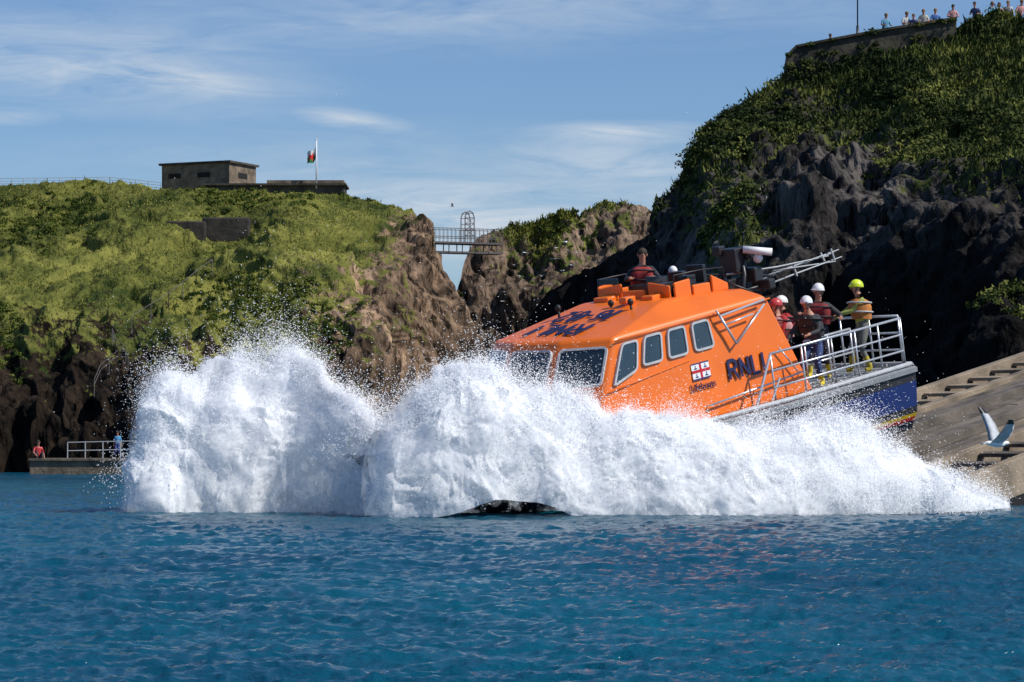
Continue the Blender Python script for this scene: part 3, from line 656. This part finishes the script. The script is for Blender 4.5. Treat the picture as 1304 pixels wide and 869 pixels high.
# ---------------------------------------------------------------- people
def ik(a,b_,l1,l2,bend):
    d=b_-a; L=max(.05,min(d.length,.998*(l1+l2))); dn=d.normalized()
    x=(l1*l1-l2*l2+L*L)/(2*L); h=math.sqrt(max(0,l1*l1-x*x))
    pp=bend-bend.dot(dn)*dn
    if pp.length<1e-4: pp=Vector((0,1,0))
    pp.normalize()
    return a+dn*x+pp*h, a+dn*L
hv=(.62,.72,.03)
def person(loc,yaw,H=1.78,pz=.93,lean=.0,hands=None,feet=None,jacket=(.1,.1,.3),trousers=(.03,.03,.04),boots=(.02,.02,.02),sleeve=None,
           helmet=None,vest=None,hair=(.03,.02,.01),look=0.,label='',group=None,cat='person',bare=False,knee=None,bulk=1.):
    k=H/1.78; sleeve=sleeve or jacket
    pel=V3(0,0,pz); chest=pel+V3(0,lean*.42,.36); neck=pel+V3(0,lean*.62,.54); 
    hc=neck+V3(0,.02+lean*.1,.17)
    hands=hands or [(-.27,.05,pz-.12),(.27,.05,pz-.12)]; feet=feet or [(-.12,0,.08),(.12,.05,.08)]
    V=[];E=[];R=[];seg=[]
    def add(p,r,parent=None,mi=None):
        V.append(tuple(p)); R.append(r if mi==4 else (r[0]*bulk,r[1]*bulk)); 
        if parent is not None: E.append((parent,len(V)-1)); seg.append((Vector(V[parent]),Vector(p),mi))
        return len(V)-1
    i0=add(pel,(.155,.115)); i1=add(pel+V3(0,lean*.2,.18),(.14,.105),i0,0); i2=add(chest,(.165,.12),i1,0)
    i3=add(neck-V3(0,0,.04),(.07,.065),i2,0); i4=add(neck+V3(0,.01,.045),(.055,.058),i3,4)
    i5=add(hc-V3(0,-.015,.05),(.064,.075),i4,4); i6=add(hc+V3(0,0,.03),(.078,.097),i5,4); add(hc+V3(0,-.005,.10),(.055,.068),i6,4)
    fing=[]
    for s,hh in zip((-1,1),hands):
        sp=chest+V3(s*.175,0,.085); hh=Vector(hh)
        el,wr=ik(sp,hh,.285,.25,V3(s*.55,-.8,-.35))
        a=add(sp,(.068,.068),i2,1); b1=add(sp.lerp(el,.5),(.055,.055),a,1); e=add(el,(.045,.045),b1,1); f=add(el.lerp(wr,.45),(.043,.043),e,1 if not bare else 4); w_=add(wr,(.028,.03),f,1 if not bare else 4)
        dr=(wr-el).normalized(); pm=wr+dr*.075; add(pm,(.036,.022),w_,4)
        fing.append((wr,dr,pm,s))
    for s,ff in zip((-1,1),feet):
        hp=pel+V3(s*.09,0,-.05); ff=Vector(ff)
        kn,an=ik(hp,ff,.43,.42,V3(s*.1,1,.1) if knee is None else Vector(knee))
        a=add(hp,(.095,.1),i0,2); m1=add(hp.lerp(kn,.5),(.08,.085),a,2); b1=add(kn,(.058,.06),m1,2); c1=add(kn.lerp(an,.4),(.056,.06),b1,2); d1=add(an,(.05,.053),c1,3)
        add(an+V3(s*.02,.13,-.045),(.05,.034),d1,3)
    me=bpy.data.meshes.new('t'); me.from_pydata(V,E,[]); o=bpy.data.objects.new('t',me); col.objects.link(o)
    m=o.modifiers.new('s','SKIN'); m.use_smooth_shade=True
    for i,r in enumerate(R): me.skin_vertices[0].data[i].radius=r
    me.skin_vertices[0].data[0].use_root=True
    ss=o.modifiers.new('u','SUBSURF'); ss.levels=1; ss.render_levels=1
    bpy.context.view_layer.update()
    bmesh_=bpy.data.meshes.new_from_object(o.evaluated_get(bpy.context.evaluated_depsgraph_get())); bpy.data.objects.remove(o)
    vs=[v.co.copy() for v in bmesh_.vertices]; fs=[tuple(p.vertices) for p in bmesh_.polygons]
    mb=MB(); mb.add(vs,fs)
    cl=[]
    for f in fs:
        c=sum((vs[i] for i in f),Vector())/len(f); best=9;bm_=0
        for a,b1,mi in seg:
            d=b1-a; t=max(0,min(1,(c-a).dot(d)/max(1e-9,d.length_squared))); q=(c-a-d*t).length
            if q<best: best=q;bm_=mi
        cl.append(bm_)
    mb.m=cl
    bpy.data.meshes.remove(bmesh_)
    for wr,dr,pm,s in fing:
        sd=dr.cross(V3(0,0,1)); sd=sd.normalized() if sd.length>.1 else V3(1,0,0)
        up=sd.cross(dr).normalized()
        for j,(off,L) in enumerate(((-.027,.06),(-.009,.075),(.009,.08),(.027,.07))):
            p=pm+sd*off+dr*.01; q=p+dr*L*.5-up*.005; r_=q+dr*L*.25-up*L*.4
            mb.tube([p-dr*.03,q,r_],[.0095,.009,.007],6,4)
        p=wr+dr*.03-sd*s*.02; mb.tube([p,p+dr*.03-sd*s*.035,p+dr*.06-sd*s*.04],[.012,.011,.008],6,4)
    Rl=Matrix.Rotation(look,3,'Z')
    def hp_(x,y,z): return hc+Rl@V3(x,y,z)
    mb.tube([hp_(0,.085,.02),hp_(0,.125,-.015),hp_(0,.09,-.03)],[.009,.016,.008],6,4)
    for s in(-1,1):
        mb.ell(hp_(s*.085,0,.005),(.014,.024,.033),4,8,5); mb.ell(hp_(s*.033,.093,.022),(.013,.007,.008),5,8,5)
    mb.box(hp_(0,.096,-.052),(.045,.012,.008),6)
    M=Matrix.Translation(Vector(loc))@Matrix.Rotation(yaw,4,'Z')@Matrix.Scale(k,4)
    bt=mb.obj('person',[cm(jacket),cm(sleeve),cm(trousers),cm(boots),M_skin,M_black,cm((.3,.07,.06))],smooth=True,M=M,label=label,category=cat)
    if group: bt['group']=group
    if helmet:
        h=MB(); h.ell(hc+V3(0,-.005,.03),(.118,.14,.135),0,16,8,None,-8,90); h.ell(hc+V3(0,.0,.02),(.125,.15,.02),0,16,4); h.ell(hc+Rl@V3(0,.13,.035),(.07,.03,.01),0,10,4)
        h.tube([hc+V3(-.1,.0,.02),hc+V3(-.07,.04,-.09),hc+V3(.07,.04,-.09),hc+V3(.1,0,.02)],.008,6,1)
        h.obj('helmet',[cm(helmet,.35),M_black],bt,smooth=True)
    elif hair:
        h=MB(); h.ell(hc+V3(0,-.018,.045),(.092,.108,.095),0,14,7,None,-25,90); h.ell(hc+Rl@V3(0,-.055,-.01),(.075,.05,.07),0,12,6); h.obj('hair',cm(hair),bt,smooth=True)
    if vest:
        h=MB(); rr=[]
        for t_,rx,ry in((.1,.19,.15),(.2,.2,.17),(.34,.21,.19),(.44,.19,.17),(.49,.12,.11)):
            c=pel.lerp(neck,t_/.54); rr.append((c,rx*bulk,ry*bulk))
        vs=[];ns=18
        for c,rx,ry in rr:
            for q in range(ns):
                a=2*math.pi*q/ns; ca,sa=math.cos(a),math.sin(a)
                g=.85 if abs(ca)<.2 and sa>0 else 1
                vs.append(c+V3(rx*math.copysign(abs(ca)**.8,ca),ry*g*math.copysign(abs(sa)**.8,sa),0))
        fs=[(i*ns+q,i*ns+(q+1)%ns,(i+1)*ns+(q+1)%ns,(i+1)*ns+q) for i in range(4) for q in range(ns)]
        h.add(vs,fs); 
        for zz in(.24,.42):
            h.tube([pel.lerp(neck,zz/.54)+V3(.225*bulk*math.cos(a_),.205*bulk*math.sin(a_),0) for a_ in np.linspace(0,2*math.pi,19)],.016,6,1)
        h.obj('life_jacket',[cm(vest),M_black if helmet!=hv else M_grey],bt,smooth=True)
    return bt
def onb(u,v,w_): return MBt@V3(u,v,w_)
YL_=(.62,.5,.02)
RD=(.4,.015,.02)
person(onb(.75,1.75,.0),math.radians(100),1.88,lean=.16,hands=[(-.05,.5,1.12),(.3,.48,1.05)],feet=[(-.14,-.12,.08),(.14,.16,.08)],jacket=(.42,.46,.07),sleeve=(.36,.38,.09),trousers=(.14,.14,.12),boots=(.4,.32,.03),helmet=hv,vest=(.45,.16,.03),bulk=1.14,label='crew member in yellow helmet and yellow jacket gripping the rail')
person(onb(1.5,1.2,.0),math.radians(165),1.94,lean=.12,hands=[(-.45,.3,1.15),(.3,.42,1.22)],feet=[(-.2,-.05,.08),(.16,.12,.08)],jacket=(.03,.03,.04),sleeve=(.03,.03,.035),trousers=(.03,.03,.045),boots=YL_,helmet=(.75,.75,.75),vest=(.20,.015,.02),look=-.5,bulk=1.16,label='crew member in white helmet, dark red vest and yellow boots')
person(onb(2.35,1.75,.0),math.radians(150),1.84,pz=.88,lean=.5,hands=[(-.15,.55,1.0),(.34,.5,.92)],feet=[(-.13,-.1,.08),(.15,.15,.08)],jacket=(.05,.05,.06),sleeve=(.03,.03,.035),trousers=(.03,.06,.17),boots=YL_,helmet=(.75,.75,.75),vest=(.03,.03,.035),look=.3,bulk=1.16,label='crew member in white helmet and blue trousers leaning forward')
person(onb(2.05,.75,.0),math.radians(120),1.80,lean=.1,hands=[(-.1,.4,1.05),(.3,.35,1.0)],jacket=(.05,.05,.06),sleeve=RD,trousers=(.03,.03,.045),boots=YL_,helmet=(.75,.75,.72),vest=(.35,.03,.03),look=.6,bulk=1.12,label='crew member in white helmet and red life jacket beside the cabin')
person(onb(2.5,1.15,.0),math.radians(110),1.8,lean=.3,hands=[(-.1,.4,1.05),(.3,.35,1.0)],jacket=(.6,.5,.5),sleeve=RD,trousers=(.03,.03,.045),boots=YL_,helmet=(.5,.05,.05),vest=(.5,.25,.25),bulk=1.12,label='crew member in red and white kit behind the cabin')
person(onb(4.85,-.35,1.70),math.radians(172),1.9,pz=.62,lean=.12,hands=[(-.25,.42,.9),(.2,.45,.88)],feet=[(-.15,.4,.1),(.15,.4,.1)],jacket=(.02,.02,.03),sleeve=(.02,.02,.03),trousers=(.03,.03,.04),vest=(.3,.03,.03),hair=(.03,.02,.012),look=.3,bulk=1.12,label='bareheaded crew member in dark jacket and red life jacket steering')
shirts=[(.08,.2,.5),(.5,.5,.52),(.45,.12,.1),(.05,.08,.2),(.6,.3,.28),(.1,.3,.45),(.55,.5,.4),(.25,.05,.15)]
spec=[(1056,43,.9,2),(1127,17,1,5),(1152,15,1.0,1),(1164,18,.95,3),(1176,12,1,6),(1191,11,1,0),(1213,6,1,4),(1243,3,1,3),(1262,2,1,5),(1273,4,1,4),(1284,1,1,1),(1298,0,1,4)]
descr=['blue','grey','red','navy','pink','light blue','cream','purple']
for i,(px,py,s,ci) in enumerate(spec):
    D=145.6; top=W(px,py,D); H_=1.7*s
    person((top.x,top.y,top.z-H_),math.radians(180+random.uniform(-35,35)),H_,lean=random.uniform(.1,.4),hands=[(-.2,.35,1.1),(.2,.35,1.1)],jacket=shirts[ci],bare=True,
       trousers=(.05,.06,.1),hair=random.choice([(.03,.02,.01),(.2,.12,.04),(.1,.06,.03)]),bulk=1.15,label='spectator in %s top watching from behind the clifftop wall'%descr[ci],group='spectators on the clifftop')

# ---------------------------------------------------------------- clifftop wall, lamp post
wt=[(1001,92),(1004,70),(1014,60),(1060,51),(1130,38),(1218,24)]
b=MB(); HC_=[];
for (x0,y0),(x1,y1) in zip(wt[:-1],wt[1:]):
    D=143.0
    A=W(x0,y0,D);B=W(x1,y1,D); A2=W(x0,y0+52,D);B2=W(x1,y1+50,D)
    b.add([A,B,B2,A2,A+V3(0,.7,0),B+V3(0,.7,0),B2+V3(0,.7,0),A2+V3(0,.7,0)],[(0,1,2,3),(4,5,6,7),(0,1,5,4),(3,2,6,7),(0,3,7,4),(1,2,6,5)])
    b.box((A+B)/2+V3(0,.3,.03),((B-A).length+.02,.85,.12),0,Matrix.Rotation(-math.atan2((B-A).z,(B-A).x),3,'Y'))
    for k in range(int((x1-x0)/2.4)):
        t=random.random(); P_=A.lerp(B,t); Q_=A2.lerp(B2,t); HC_.append(P_.lerp(Q_,random.choice([.03,.35,.5,.6,.7,.8,.9,1.])*random.uniform(.9,1)) + V3(0,-.1,0))
b.obj('retaining_wall',mat('overgrown_masonry',(.06,.052,.036),.95,var=.7,scale=.8,bump=.9,bscale=4),label='weathered stone retaining wall along the clifftop',category='wall')
clumps('ground_cover',np.array(HC_),rng.uniform(.15,.5,len(HC_)),60,(.06,.16),M_lfR,label='ivy and grass growing against the clifftop wall')
b=MB(); p=W(1092,48,144.5); b.tube([p-V3(0,0,1),p+V3(0,0,.6)],.07,8); b.tube([p+V3(0,0,.6),p+V3(0,0,5)],.035,8); 
lp=b.obj('lamp_post',M_blk2,label='dark slender lamp post on the clifftop wall',category='lamp post',smooth=True)
b=MB(); b.ell(p+V3(0,0,5.15),(.2,.2,.2)); b.obj('lamp_head',M_pale,lp,smooth=True)
def house():
    c=W(244,236,178); R=Matrix.Rotation(math.radians(-25),4,'Z'); M=Matrix.Translation(c)@R
    e=empty('stone_building',M,label='low flat-roofed stone lookout building on the grass summit',category='building')
    b=MB(); b.box((.3,1.6,.2),(4.9,3.3,2.2)); b.obj('wall',M_stone,e)
    b=MB(); b.box((.3,1.6,1.36),(5.2,3.6,.13)); b.obj('roof',M_darkstone,e)
    for x in(-1.2,.9):
        b=MB(); b.box((x,-.056,.6),(.9,.02,.3)); b.obj('window_slit',M_dark,e)
    b=MB(); b.box((2.756,1.6,.6),(.02,1.1,.35)); b.obj('window_slit',M_dark,e)
house()
b=MB(); A=W(262,262,176);B=W(438,264,176)
Lw=(B-A).length; b.box((A+B)/2+V3(0,1.5,.55),(Lw,3,1.5)); b.box((A+B)/2+V3(0,1.4,1.35),(Lw+.3,3.2,.12))
b.obj('terrace_wall',M_darkstone,label='dark stone terrace wall on the grass summit',category='wall')
b=MB(); A=W(340,236,176.5);B=W(438,236,176.5); b.box((A+B)/2+V3(0,.9,.1),((B-A).length,2,.4)); b.obj('platform',M_stone,label='raised stone gun platform below the flagpole',category='platform')
b=MB(); 
for x0,x1,y0,D in((212,262,282,165.5),(258,318,277,166)):
    A=W(x0,315,D);B=W(x1,y0,D); b.box((A+B)/2+V3(0,.6,0),(B.x-A.x,1.6,B.z-A.z))
b.obj('ruined_wall',mat('ruin_stone',(.035,.03,.024),.95,var=.6,scale=1.5,bump=1,bscale=3),label='dark ruined stone walls set in the grass slope',category='wall',bevel=.12)
p=W(403,232,176); b=MB(); b.tube([p-V3(0,0,.4),p+V3(0,0,2.6)],[.05,.035],8); b.ell(p+V3(0,0,2.63),(.06,.06,.06)); 
fpole=b.obj('flagpole',M_white,smooth=True,label='white flagpole flying a green white and red flag',category='flagpole')
b=MB(); nu,nv=10,6; vs=[]
for j in range(nv+1):
    for i in range(nu+1):
        s=i/nu;t=j/nv; vs.append(p+V3(-.05-s*.52,.1*math.sin(s*7+t),1.45+t*.75-.45*s-.12*math.sin(s*5)))
fcs=[];ms=[]
for j in range(nv):
    for i in range(nu):
        fcs.append((j*(nu+1)+i,j*(nu+1)+i+1,(j+1)*(nu+1)+i+1,(j+1)*(nu+1)+i)); 
        ms.append(2 if (2<=i<=7 and 2<=j<=3) or (i in(3,6) and j in(1,4)) else (0 if j<3 else 1))
b.add(vs,fcs); b.m=ms; b.obj('flag',[cm((.01,.2,.05)),cm((.7,.7,.7)),cm((.6,.02,.02))],fpole)
def fence(name,pts,h,step,r,material,rails=2,**kw):
    b=MB(); pts=[Vector(p) for p in pts]
    for k in range(rails): b.tube([p+V3(0,0,h*(k+1)/rails) for p in pts],r*.8,6)
    for a,c in zip(pts[:-1],pts[1:]):
        n_=max(1,round((c-a).length/step))
        for k in range(n_+1): q=a.lerp(c,k/n_); b.tube([q-V3(0,0,.3),q+V3(0,0,h)],r,6)
    return b.obj(name,material,**kw)
fence('railing',[W(-30,238,179),W(60,237,179),W(140,236,179),W(205,243,178.5)],.5,.8,.022,M_pale,3,label='pale metal railing along the headland top',category='railing')
fence('railing',[W(86,585,127.5),W(176,583,127.5)],.75,.9,.025,M_pale,2,label='metal railing on the low quay',category='railing')
fence('handrail',[W(120,497,134),W(128,478,134.5),W(150,460,135),W(163,462,135)],.5,.7,.02,M_rust,2,label='handrail beside rock cut steps',category='railing')
fence('handrail',[W(143,432,136),W(147,445,135.5),W(160,455,135)],.5,.6,.02,M_rust,2,label='short handrail on the upper rock steps',category='railing')
fence('handrail',[W(168,418,139),W(215,388,144),W(250,360,148),(W(270,345,150))],.6,2.2,.02,M_rust,1,label='thin rusty wire fence down the grass slope',category='fence')
b=MB(); A=W(38,603,127);B=W(181,603,127); Lq=(B-A).length; b.box((A+B)/2+V3(0,2,.1),(Lq,4,.95)); b.box((A+B)/2+V3(0,1.95,.62),(Lq+.1,4.1,.1))
b.obj('quay',M_stone,label='low concrete landing quay at the cliff foot',category='quay')
person(W(47,586,127.4)+V3(0,.3,-.02),math.radians(200),1.6,pz=.18,lean=.1,hands=[(-.3,.1,.12),(.2,.4,.3)],feet=[(-.12,.55,.06),(.14,.5,.06)],jacket=(.5,.05,.05),trousers=(.03,.03,.05),bare=True,label='person in red top sitting on the low quay')
person(W(148,583,127.6)+V3(0,.5,0),math.radians(170),1.2,jacket=(.1,.35,.6),trousers=(.05,.08,.25),bare=True,bulk=1.2,label='child in blue top standing by the quay railing')
# ---------------------------------------------------------------- footbridge
bA=W(534,309,188);bB=W(636,309,190)
e=empty('footbridge',Matrix.Translation(bA),label='narrow metal footbridge spanning the gap between cliffs',category='bridge')
dv=bB-bA; dv.z=0; dn=dv.normalized(); sd=V3(dn.y,-dn.x,0)
ang=math.atan2(dn.y,dn.x); Rz=Matrix.Rotation(ang,3,'Z')
b=MB(); b.box(dv/2,(dv.length,1.4,.12),0,Rz); b.obj('bridge_deck',M_rust,e)
b=MB(); b.box(dv/2+V3(0,0,-.62),(dv.length,1.1,.12),0,Rz)
for k in range(0,7):
    q=dv*(k/6)
    for s in(-.55,.55): b.tube([q+sd*s,q+sd*s-V3(0,0,.65)],.035,6)
b.obj('girder',M_rust,e)
for s in(-.7,.7):
    b=MB()
    for h in(.4,.95): b.tube([sd*s+V3(0,0,h),dv+sd*s+V3(0,0,h)],.024,6)
    for k in range(0,21): q=dv*(k/20)+sd*s; b.tube([q,q+V3(0,0,.95)],.016,6)
    b.obj('guard_rail',M_rust,e)
b=MB(); q=dv*.60
for x in(-.32,.32):
    for s in(-.4,.4): b.tube([q+dn*x+sd*s,q+dn*x+sd*s+V3(0,0,1.75),q+dn*x*.6+sd*s+V3(0,0,2.05),q+sd*s+V3(0,0,2.15)],.035,6)
for h in(.5,.9,1.3,1.7,2.0): 
    for s in(-.4,.4):b.tube([q+dn*-.3+sd*s+V3(0,0,h),q+dn*.3+sd*s+V3(0,0,h)],.022,6)
for h in(.5,.9,1.3): b.tube([q+dn*-.3+sd*.4+V3(0,0,h),q+dn*.3+sd*.4+V3(0,0,h+.4)],.018,6);b.tube([q+dn*.3+sd*.4+V3(0,0,h),q+dn*-.3+sd*.4+V3(0,0,h+.4)],.018,6)
b.obj('gate_arch',M_rust,e)

# ---------------------------------------------------------------- gulls
def gull(loc,yaw,span,flap,label,group=None,tilt=0,roll=0):
    b=MB()
    b.tube([(0,-.24,.01),(0,-.15,.015),(0,0,0),(0,.12,.01),(0,.19,.03),(0,.235,.035),(0,.26,.03)],[.012,.035,.055,.05,.034,.03,.012],10,0)
    b.tube([(0,.25,.03),(0,.3,.02)],[.012,.003],6,2)
    b.add([(-.02,-.2,.01),(.02,-.2,.01),(.07,-.34,.0),(0,-.31,.005),(-.07,-.34,0),(0,-.25,-.008)],[(0,1,2,3,4),(0,5,4),(5,1,2),(4,3,5),(3,2,5)],0)
    for s in(-1,1):
        secs=[(0.03,.09,-.10,0,.02),(.2,.11,-.08,math.sin(flap)*.2,.014),(.38,.07,-.09,math.sin(flap)*.38-.02,.01),(.55,-.02,-.12,math.sin(flap)*.50-.06,.006),(.66,-.12,-.15,math.sin(flap)*.56-.1,.002)]
        if flap>.8: secs=[(x,y0+.03,y1-.03,x*math.sin(flap),t) for x,y0,y1,z,t in secs]
        vs=[];cf=math.cos(flap)
        for x,y0,y1,z,t in secs: vs+=[(s*x*cf,y0,z),(s*x*cf,(y0+y1)/2,z+t),(s*x*cf,y1,z),(s*x*cf,(y0+y1)/2,z-t)]
        fs=[(i*4+k,i*4+(k+1)%4,(i+1)*4+(k+1)%4,(i+1)*4+k) for i in range(4) for k in range(4)]
        o=len(b.m); b.add(vs,fs,1)
        for i in range(len(fs)):
            if i//4==3: b.m[o+i]=3
    M=Matrix.Translation(loc)@Matrix.Rotation(yaw,4,'Z')@Matrix.Rotation(tilt,4,'X')@Matrix.Rotation(roll,4,'Y')@Matrix.Scale(span/1.35,4)
    g=b.obj('seagull',[M_white,cm((.5,.52,.55)),cm((.7,.4,.02)),M_blk2],smooth=True,M=M,label=label,category='bird')
    if group: g['group']=group
gull(W(1268,566,51),math.radians(-62),1.5,math.radians(50),'white gull flying with wings raised beside the slipway',tilt=-.05,roll=.25)
for (x,y) in((655,338),(662,352),(640,384),(668,322),(706,330),(708,316),(716,345),(728,338),(720,308),(735,322),(690,352),(642,372),(576,263),(745,356),(700,362)):
    gull(W(x,y,178 if x>600 else 170),random.uniform(0,6.28),random.uniform(.6,.9),random.uniform(-.3,.75),'small white gull gliding near the cliffs','gulls flying between the cliffs')

# ---------------------------------------------------------------- spray
def spray_mat(name,mist=False,tl=.35):
    m,n,l,b=new_mat(name)
    b.inputs['Base Color'].default_value=(.97,.98,.99,1); b.inputs['Roughness'].default_value=.95; b.inputs['Specular IOR Level'].default_value=.05
    tr=n.new('ShaderNodeBsdfTranslucent'); tr.inputs['Color'].default_value=(.97,.98,1,1); ms=n.new('ShaderNodeMixShader'); ms.inputs[0].default_value=tl
    tc=n.new('ShaderNodeTexCoord')
    l.new(b.outputs[0],ms.inputs[1]); l.new(tr.outputs[0],ms.inputs[2]); out=ms.outputs[0]
    if mist:
        z=n.new('ShaderNodeTexNoise'); z.inputs['Scale'].default_value=1.8; z.inputs['Detail'].default_value=7; z.inputs['Roughness'].default_value=.75
        l.new(tc.outputs['Object'],z.inputs['Vector'])
        at=n.new('ShaderNodeAttribute'); at.attribute_name='dens'
        a=n.new('ShaderNodeMath'); a.operation='MULTIPLY_ADD'; l.new(z.outputs['Fac'],a.inputs[0]); a.inputs[1].default_value=2.6; a.inputs[2].default_value=-1.3
        a2=n.new('ShaderNodeMath'); a2.operation='ADD'; a2.use_clamp=True; l.new(a.outputs[0],a2.inputs[0]); l.new(at.outputs['Fac'],a2.inputs[1])
        tp=n.new('ShaderNodeBsdfTransparent'); mm_=n.new('ShaderNodeMixShader'); l.new(a2.outputs[0],mm_.inputs[0]); l.new(tp.outputs[0],mm_.inputs[1]); l.new(out,mm_.inputs[2]); out=mm_.outputs[0]
    l.new(out,n['Material Output'].inputs[0])
    return m
M_spray=spray_mat('white_spray',False,.3); M_mist=spray_mat('thin_spray',True,.45); M_drop=spray_mat('spray_drops',False,.45)
def spray(prof,nu,nv,seed,amp,name,label,nd,hullgap=False):
    a=np.array(prof,float); u=np.linspace(a[0,0],a[-1,0],nu)
    k_=np.hanning(31); k_/=k_.sum()
    def sm(c):
        y=np.interp(u,a[:,0],a[:,c]); return np.convolve(np.pad(y,15,mode='edge'),k_,'valid')
    top=sm(1);base=sm(2);D=sm(3);T=sm(4)
    hgt=np.clip((656-top)/150,.12,1)
    top=top+10*hgt*fbm(np.stack([u*.022,u*0+seed,u*0],-1),3,.5)
    ph=np.linspace(0,math.pi,nv)
    S=np.clip(np.sin(ph),0,1)[:,None]**.8; Cc=np.cos(ph)[:,None]
    def build(base_):
        PY=base_[None]+(top-base_)[None]*S
        DD=D[None]-T[None]*Cc*(1+.3*(1-S))
        X=(u[None]-XC)/FO*D[None]+0*DD; Z=HC+(YH-PY)/FO*D[None]
        P=np.stack([X,DD,Z],-1)
        gu=np.gradient(P,axis=1);gv=np.gradient(P,axis=0);N=np.cross(gu,gv);N/=np.linalg.norm(N,axis=2,keepdims=True)+1e-9
        return P,N
    P0,N=build(base)
    Q=P0.reshape(-1,3); Q=Q+.4*np.stack([fbm(Q*.8+3,2),fbm(Q*.8+9,2),fbm(Q*.8+15,2)],-1)
    bl=fbm(Q*.6+seed,3)*.8+np.abs(fbm(Q*1.5+seed,4,.5))*.45+.04*fbm(Q*7,2)
    A=(amp*hgt)[None]
    P=P0+N*(A*(bl.reshape(nv,nu)-.55))[...,None]
    grid_mesh(name,P,M_spray,True,None,kind='stuff',label=label)
    Pb,Nb=build(np.maximum(base,652.) if hullgap else base)
    Qb=Pb.reshape(-1,3); h=nv//2+2
    bb=fbm(Qb*1.0+seed+7,3,.5).reshape(nv,nu)
    dn_=.34-1.5*np.clip((S-.76)/.24,0,1)**1.2*np.ones((1,nu))
    if hullgap:
        g=np.exp(-((u[None]-650)/58.)**2)*np.exp(-(((Pb[...,2])-.2)/.5)**2); dn_=dn_-.22*g
    Pm=Pb+Nb*(A*.5*bb+.24*hgt[None]+.03)[...,None]; Pm[...,2]=np.maximum(Pm[...,2],.0)
    grid_mesh('water_spray',Pm[:h],M_mist,True,{'dens':dn_[:h]},kind='stuff',label='thin mist around the spray')
    w_=np.ones((nv,nu)); w_[nv//2+12:]=.10; w_*= (.2+S**8*3.2)*hgt[None]**.5
    pr=w_.ravel()/w_.sum(); idx=rng.choice(nv*nu,nd,p=pr)
    C=P.reshape(-1,3)[idx]; Nn=N.reshape(-1,3)[idx]
    s_=S.repeat(nu,1).ravel()[idx]; hh_=np.repeat(hgt[None],nv,0).ravel()[idx]
    nzv=np.clip(fbm(C*1.3+seed,3)+.6,.1,2)
    dist=rng.exponential(.19,nd)*nzv*(.35+.65*hh_)
    far=rng.random(nd)<.05; dist[far]*=2.2
    dr=Nn*.6+rng.normal(size=(nd,3))*.45; dr[:,2]+=.55*s_
    C=C+dr*dist[:,None]+rng.normal(size=(nd,3))*.03
    k=C[:,2]>-.02
    return C[k],Nn[k]
left=[(160,654,657,53.5,.3),(170,610,656,53.5,.7),(178,545,655,53.5,1.0),(192,508,655,53.5,1.2),(212,480,655,53.5,1.4),(237,458,655,53.8,1.5),(270,445,655,54,1.6),(300,438,655,54,1.7),(340,441,655,54,1.7),(380,449,655,54,1.6),(415,470,655,53.2,1.4),(445,498,656,52.2,1.2),(480,535,656,51.5,1.0),(530,575,656,51.5,.6)]
right=[(464,652,657,49.8,.3),(470,610,657,49.8,.7),(482,560,656,49.8,1.0),(498,520,656,49.8,1.2),(522,485,656,50,1.3),(550,461,655,50,1.4),(582,452,650,50,1.4),(610,463,640,50,1.4),(640,480,632,50,1.3),(672,496,632,50,1.2),(705,510,640,50,1.2),(735,522,654,50,1.2),(780,530,656,50,1.1),(830,530,656,50,1.0),(880,532,656,50.3,1.0),(930,537,656,50.5,1.0),(1000,537,655,51,.9),(1060,541,654,51.3,.8),(1110,555,653,51.7,.7),(1160,576,652,52,.6),(1210,602,650,52.2,.45),(1250,626,648,52.4,.35),(1282,643,646,52.5,.2)]
C1,N1=spray(left,520,260,4.4,.6,'water_spray','tall white plume of spray thrown sideways from the bow',140000)
C2,N2=spray(right,760,260,8.1,.5,'water_spray','long white curtain of spray along the hull',180000,True)
def jets(n_,org,dirs,sp,cnt):
    out=[]
    for i in range(n_):
        t=rng.random(); o=org[0]*(1-t)+org[1]*t
        d=dirs[0]*(1-t)+dirs[1]*t+rng.normal(size=3)*.16; d/=np.linalg.norm(d)
        v=sp*(.75+.35*rng.random()); tt=rng.uniform(.35,.62)
        k=rng.random(cnt)**.6; ts=tt*k
        P=o+d*v*ts[:,None]+np.array([0,0,-4.9])*ts[:,None]**2+rng.normal(size=(cnt,3))*(.03+.10*k[:,None])
        out.append(P)
    C=np.vstack(out); return C[C[:,2]>0]
W3=lambda x,y,D:np.array(W(x,y,D))
JJ=[jets(70,(W3(340,610,53),W3(280,640,53)),(np.array([-.15,-.1,.95]),np.array([-.7,-.1,.65])),5.8,220),
   jets(60,(W3(590,580,50),W3(540,590,50)),(np.array([.2,-.2,.9]),np.array([-.3,-.1,.9])),4.8,220),
   jets(150,(W3(750,610,50),W3(1150,630,51.5)),(np.array([.35,-.2,.75]),np.array([.6,-.2,.35])),4.0,220)]
CJ=np.vstack(JJ)
C=np.vstack([C1,C2,CJ]); Nn=np.vstack([N1,N2,np.tile(np.array([.2,-.7,.6]),(len(CJ),1))])
Nn=Nn*.6+np.array([.25,-.45,.5])
tri_cloud('spray_droplets',C,Nn,rng.uniform(.011,.028,len(C)),M_drop,jit=.4,h=.9,kind='stuff',label='fine white water droplets flying off the spray')
print('done')
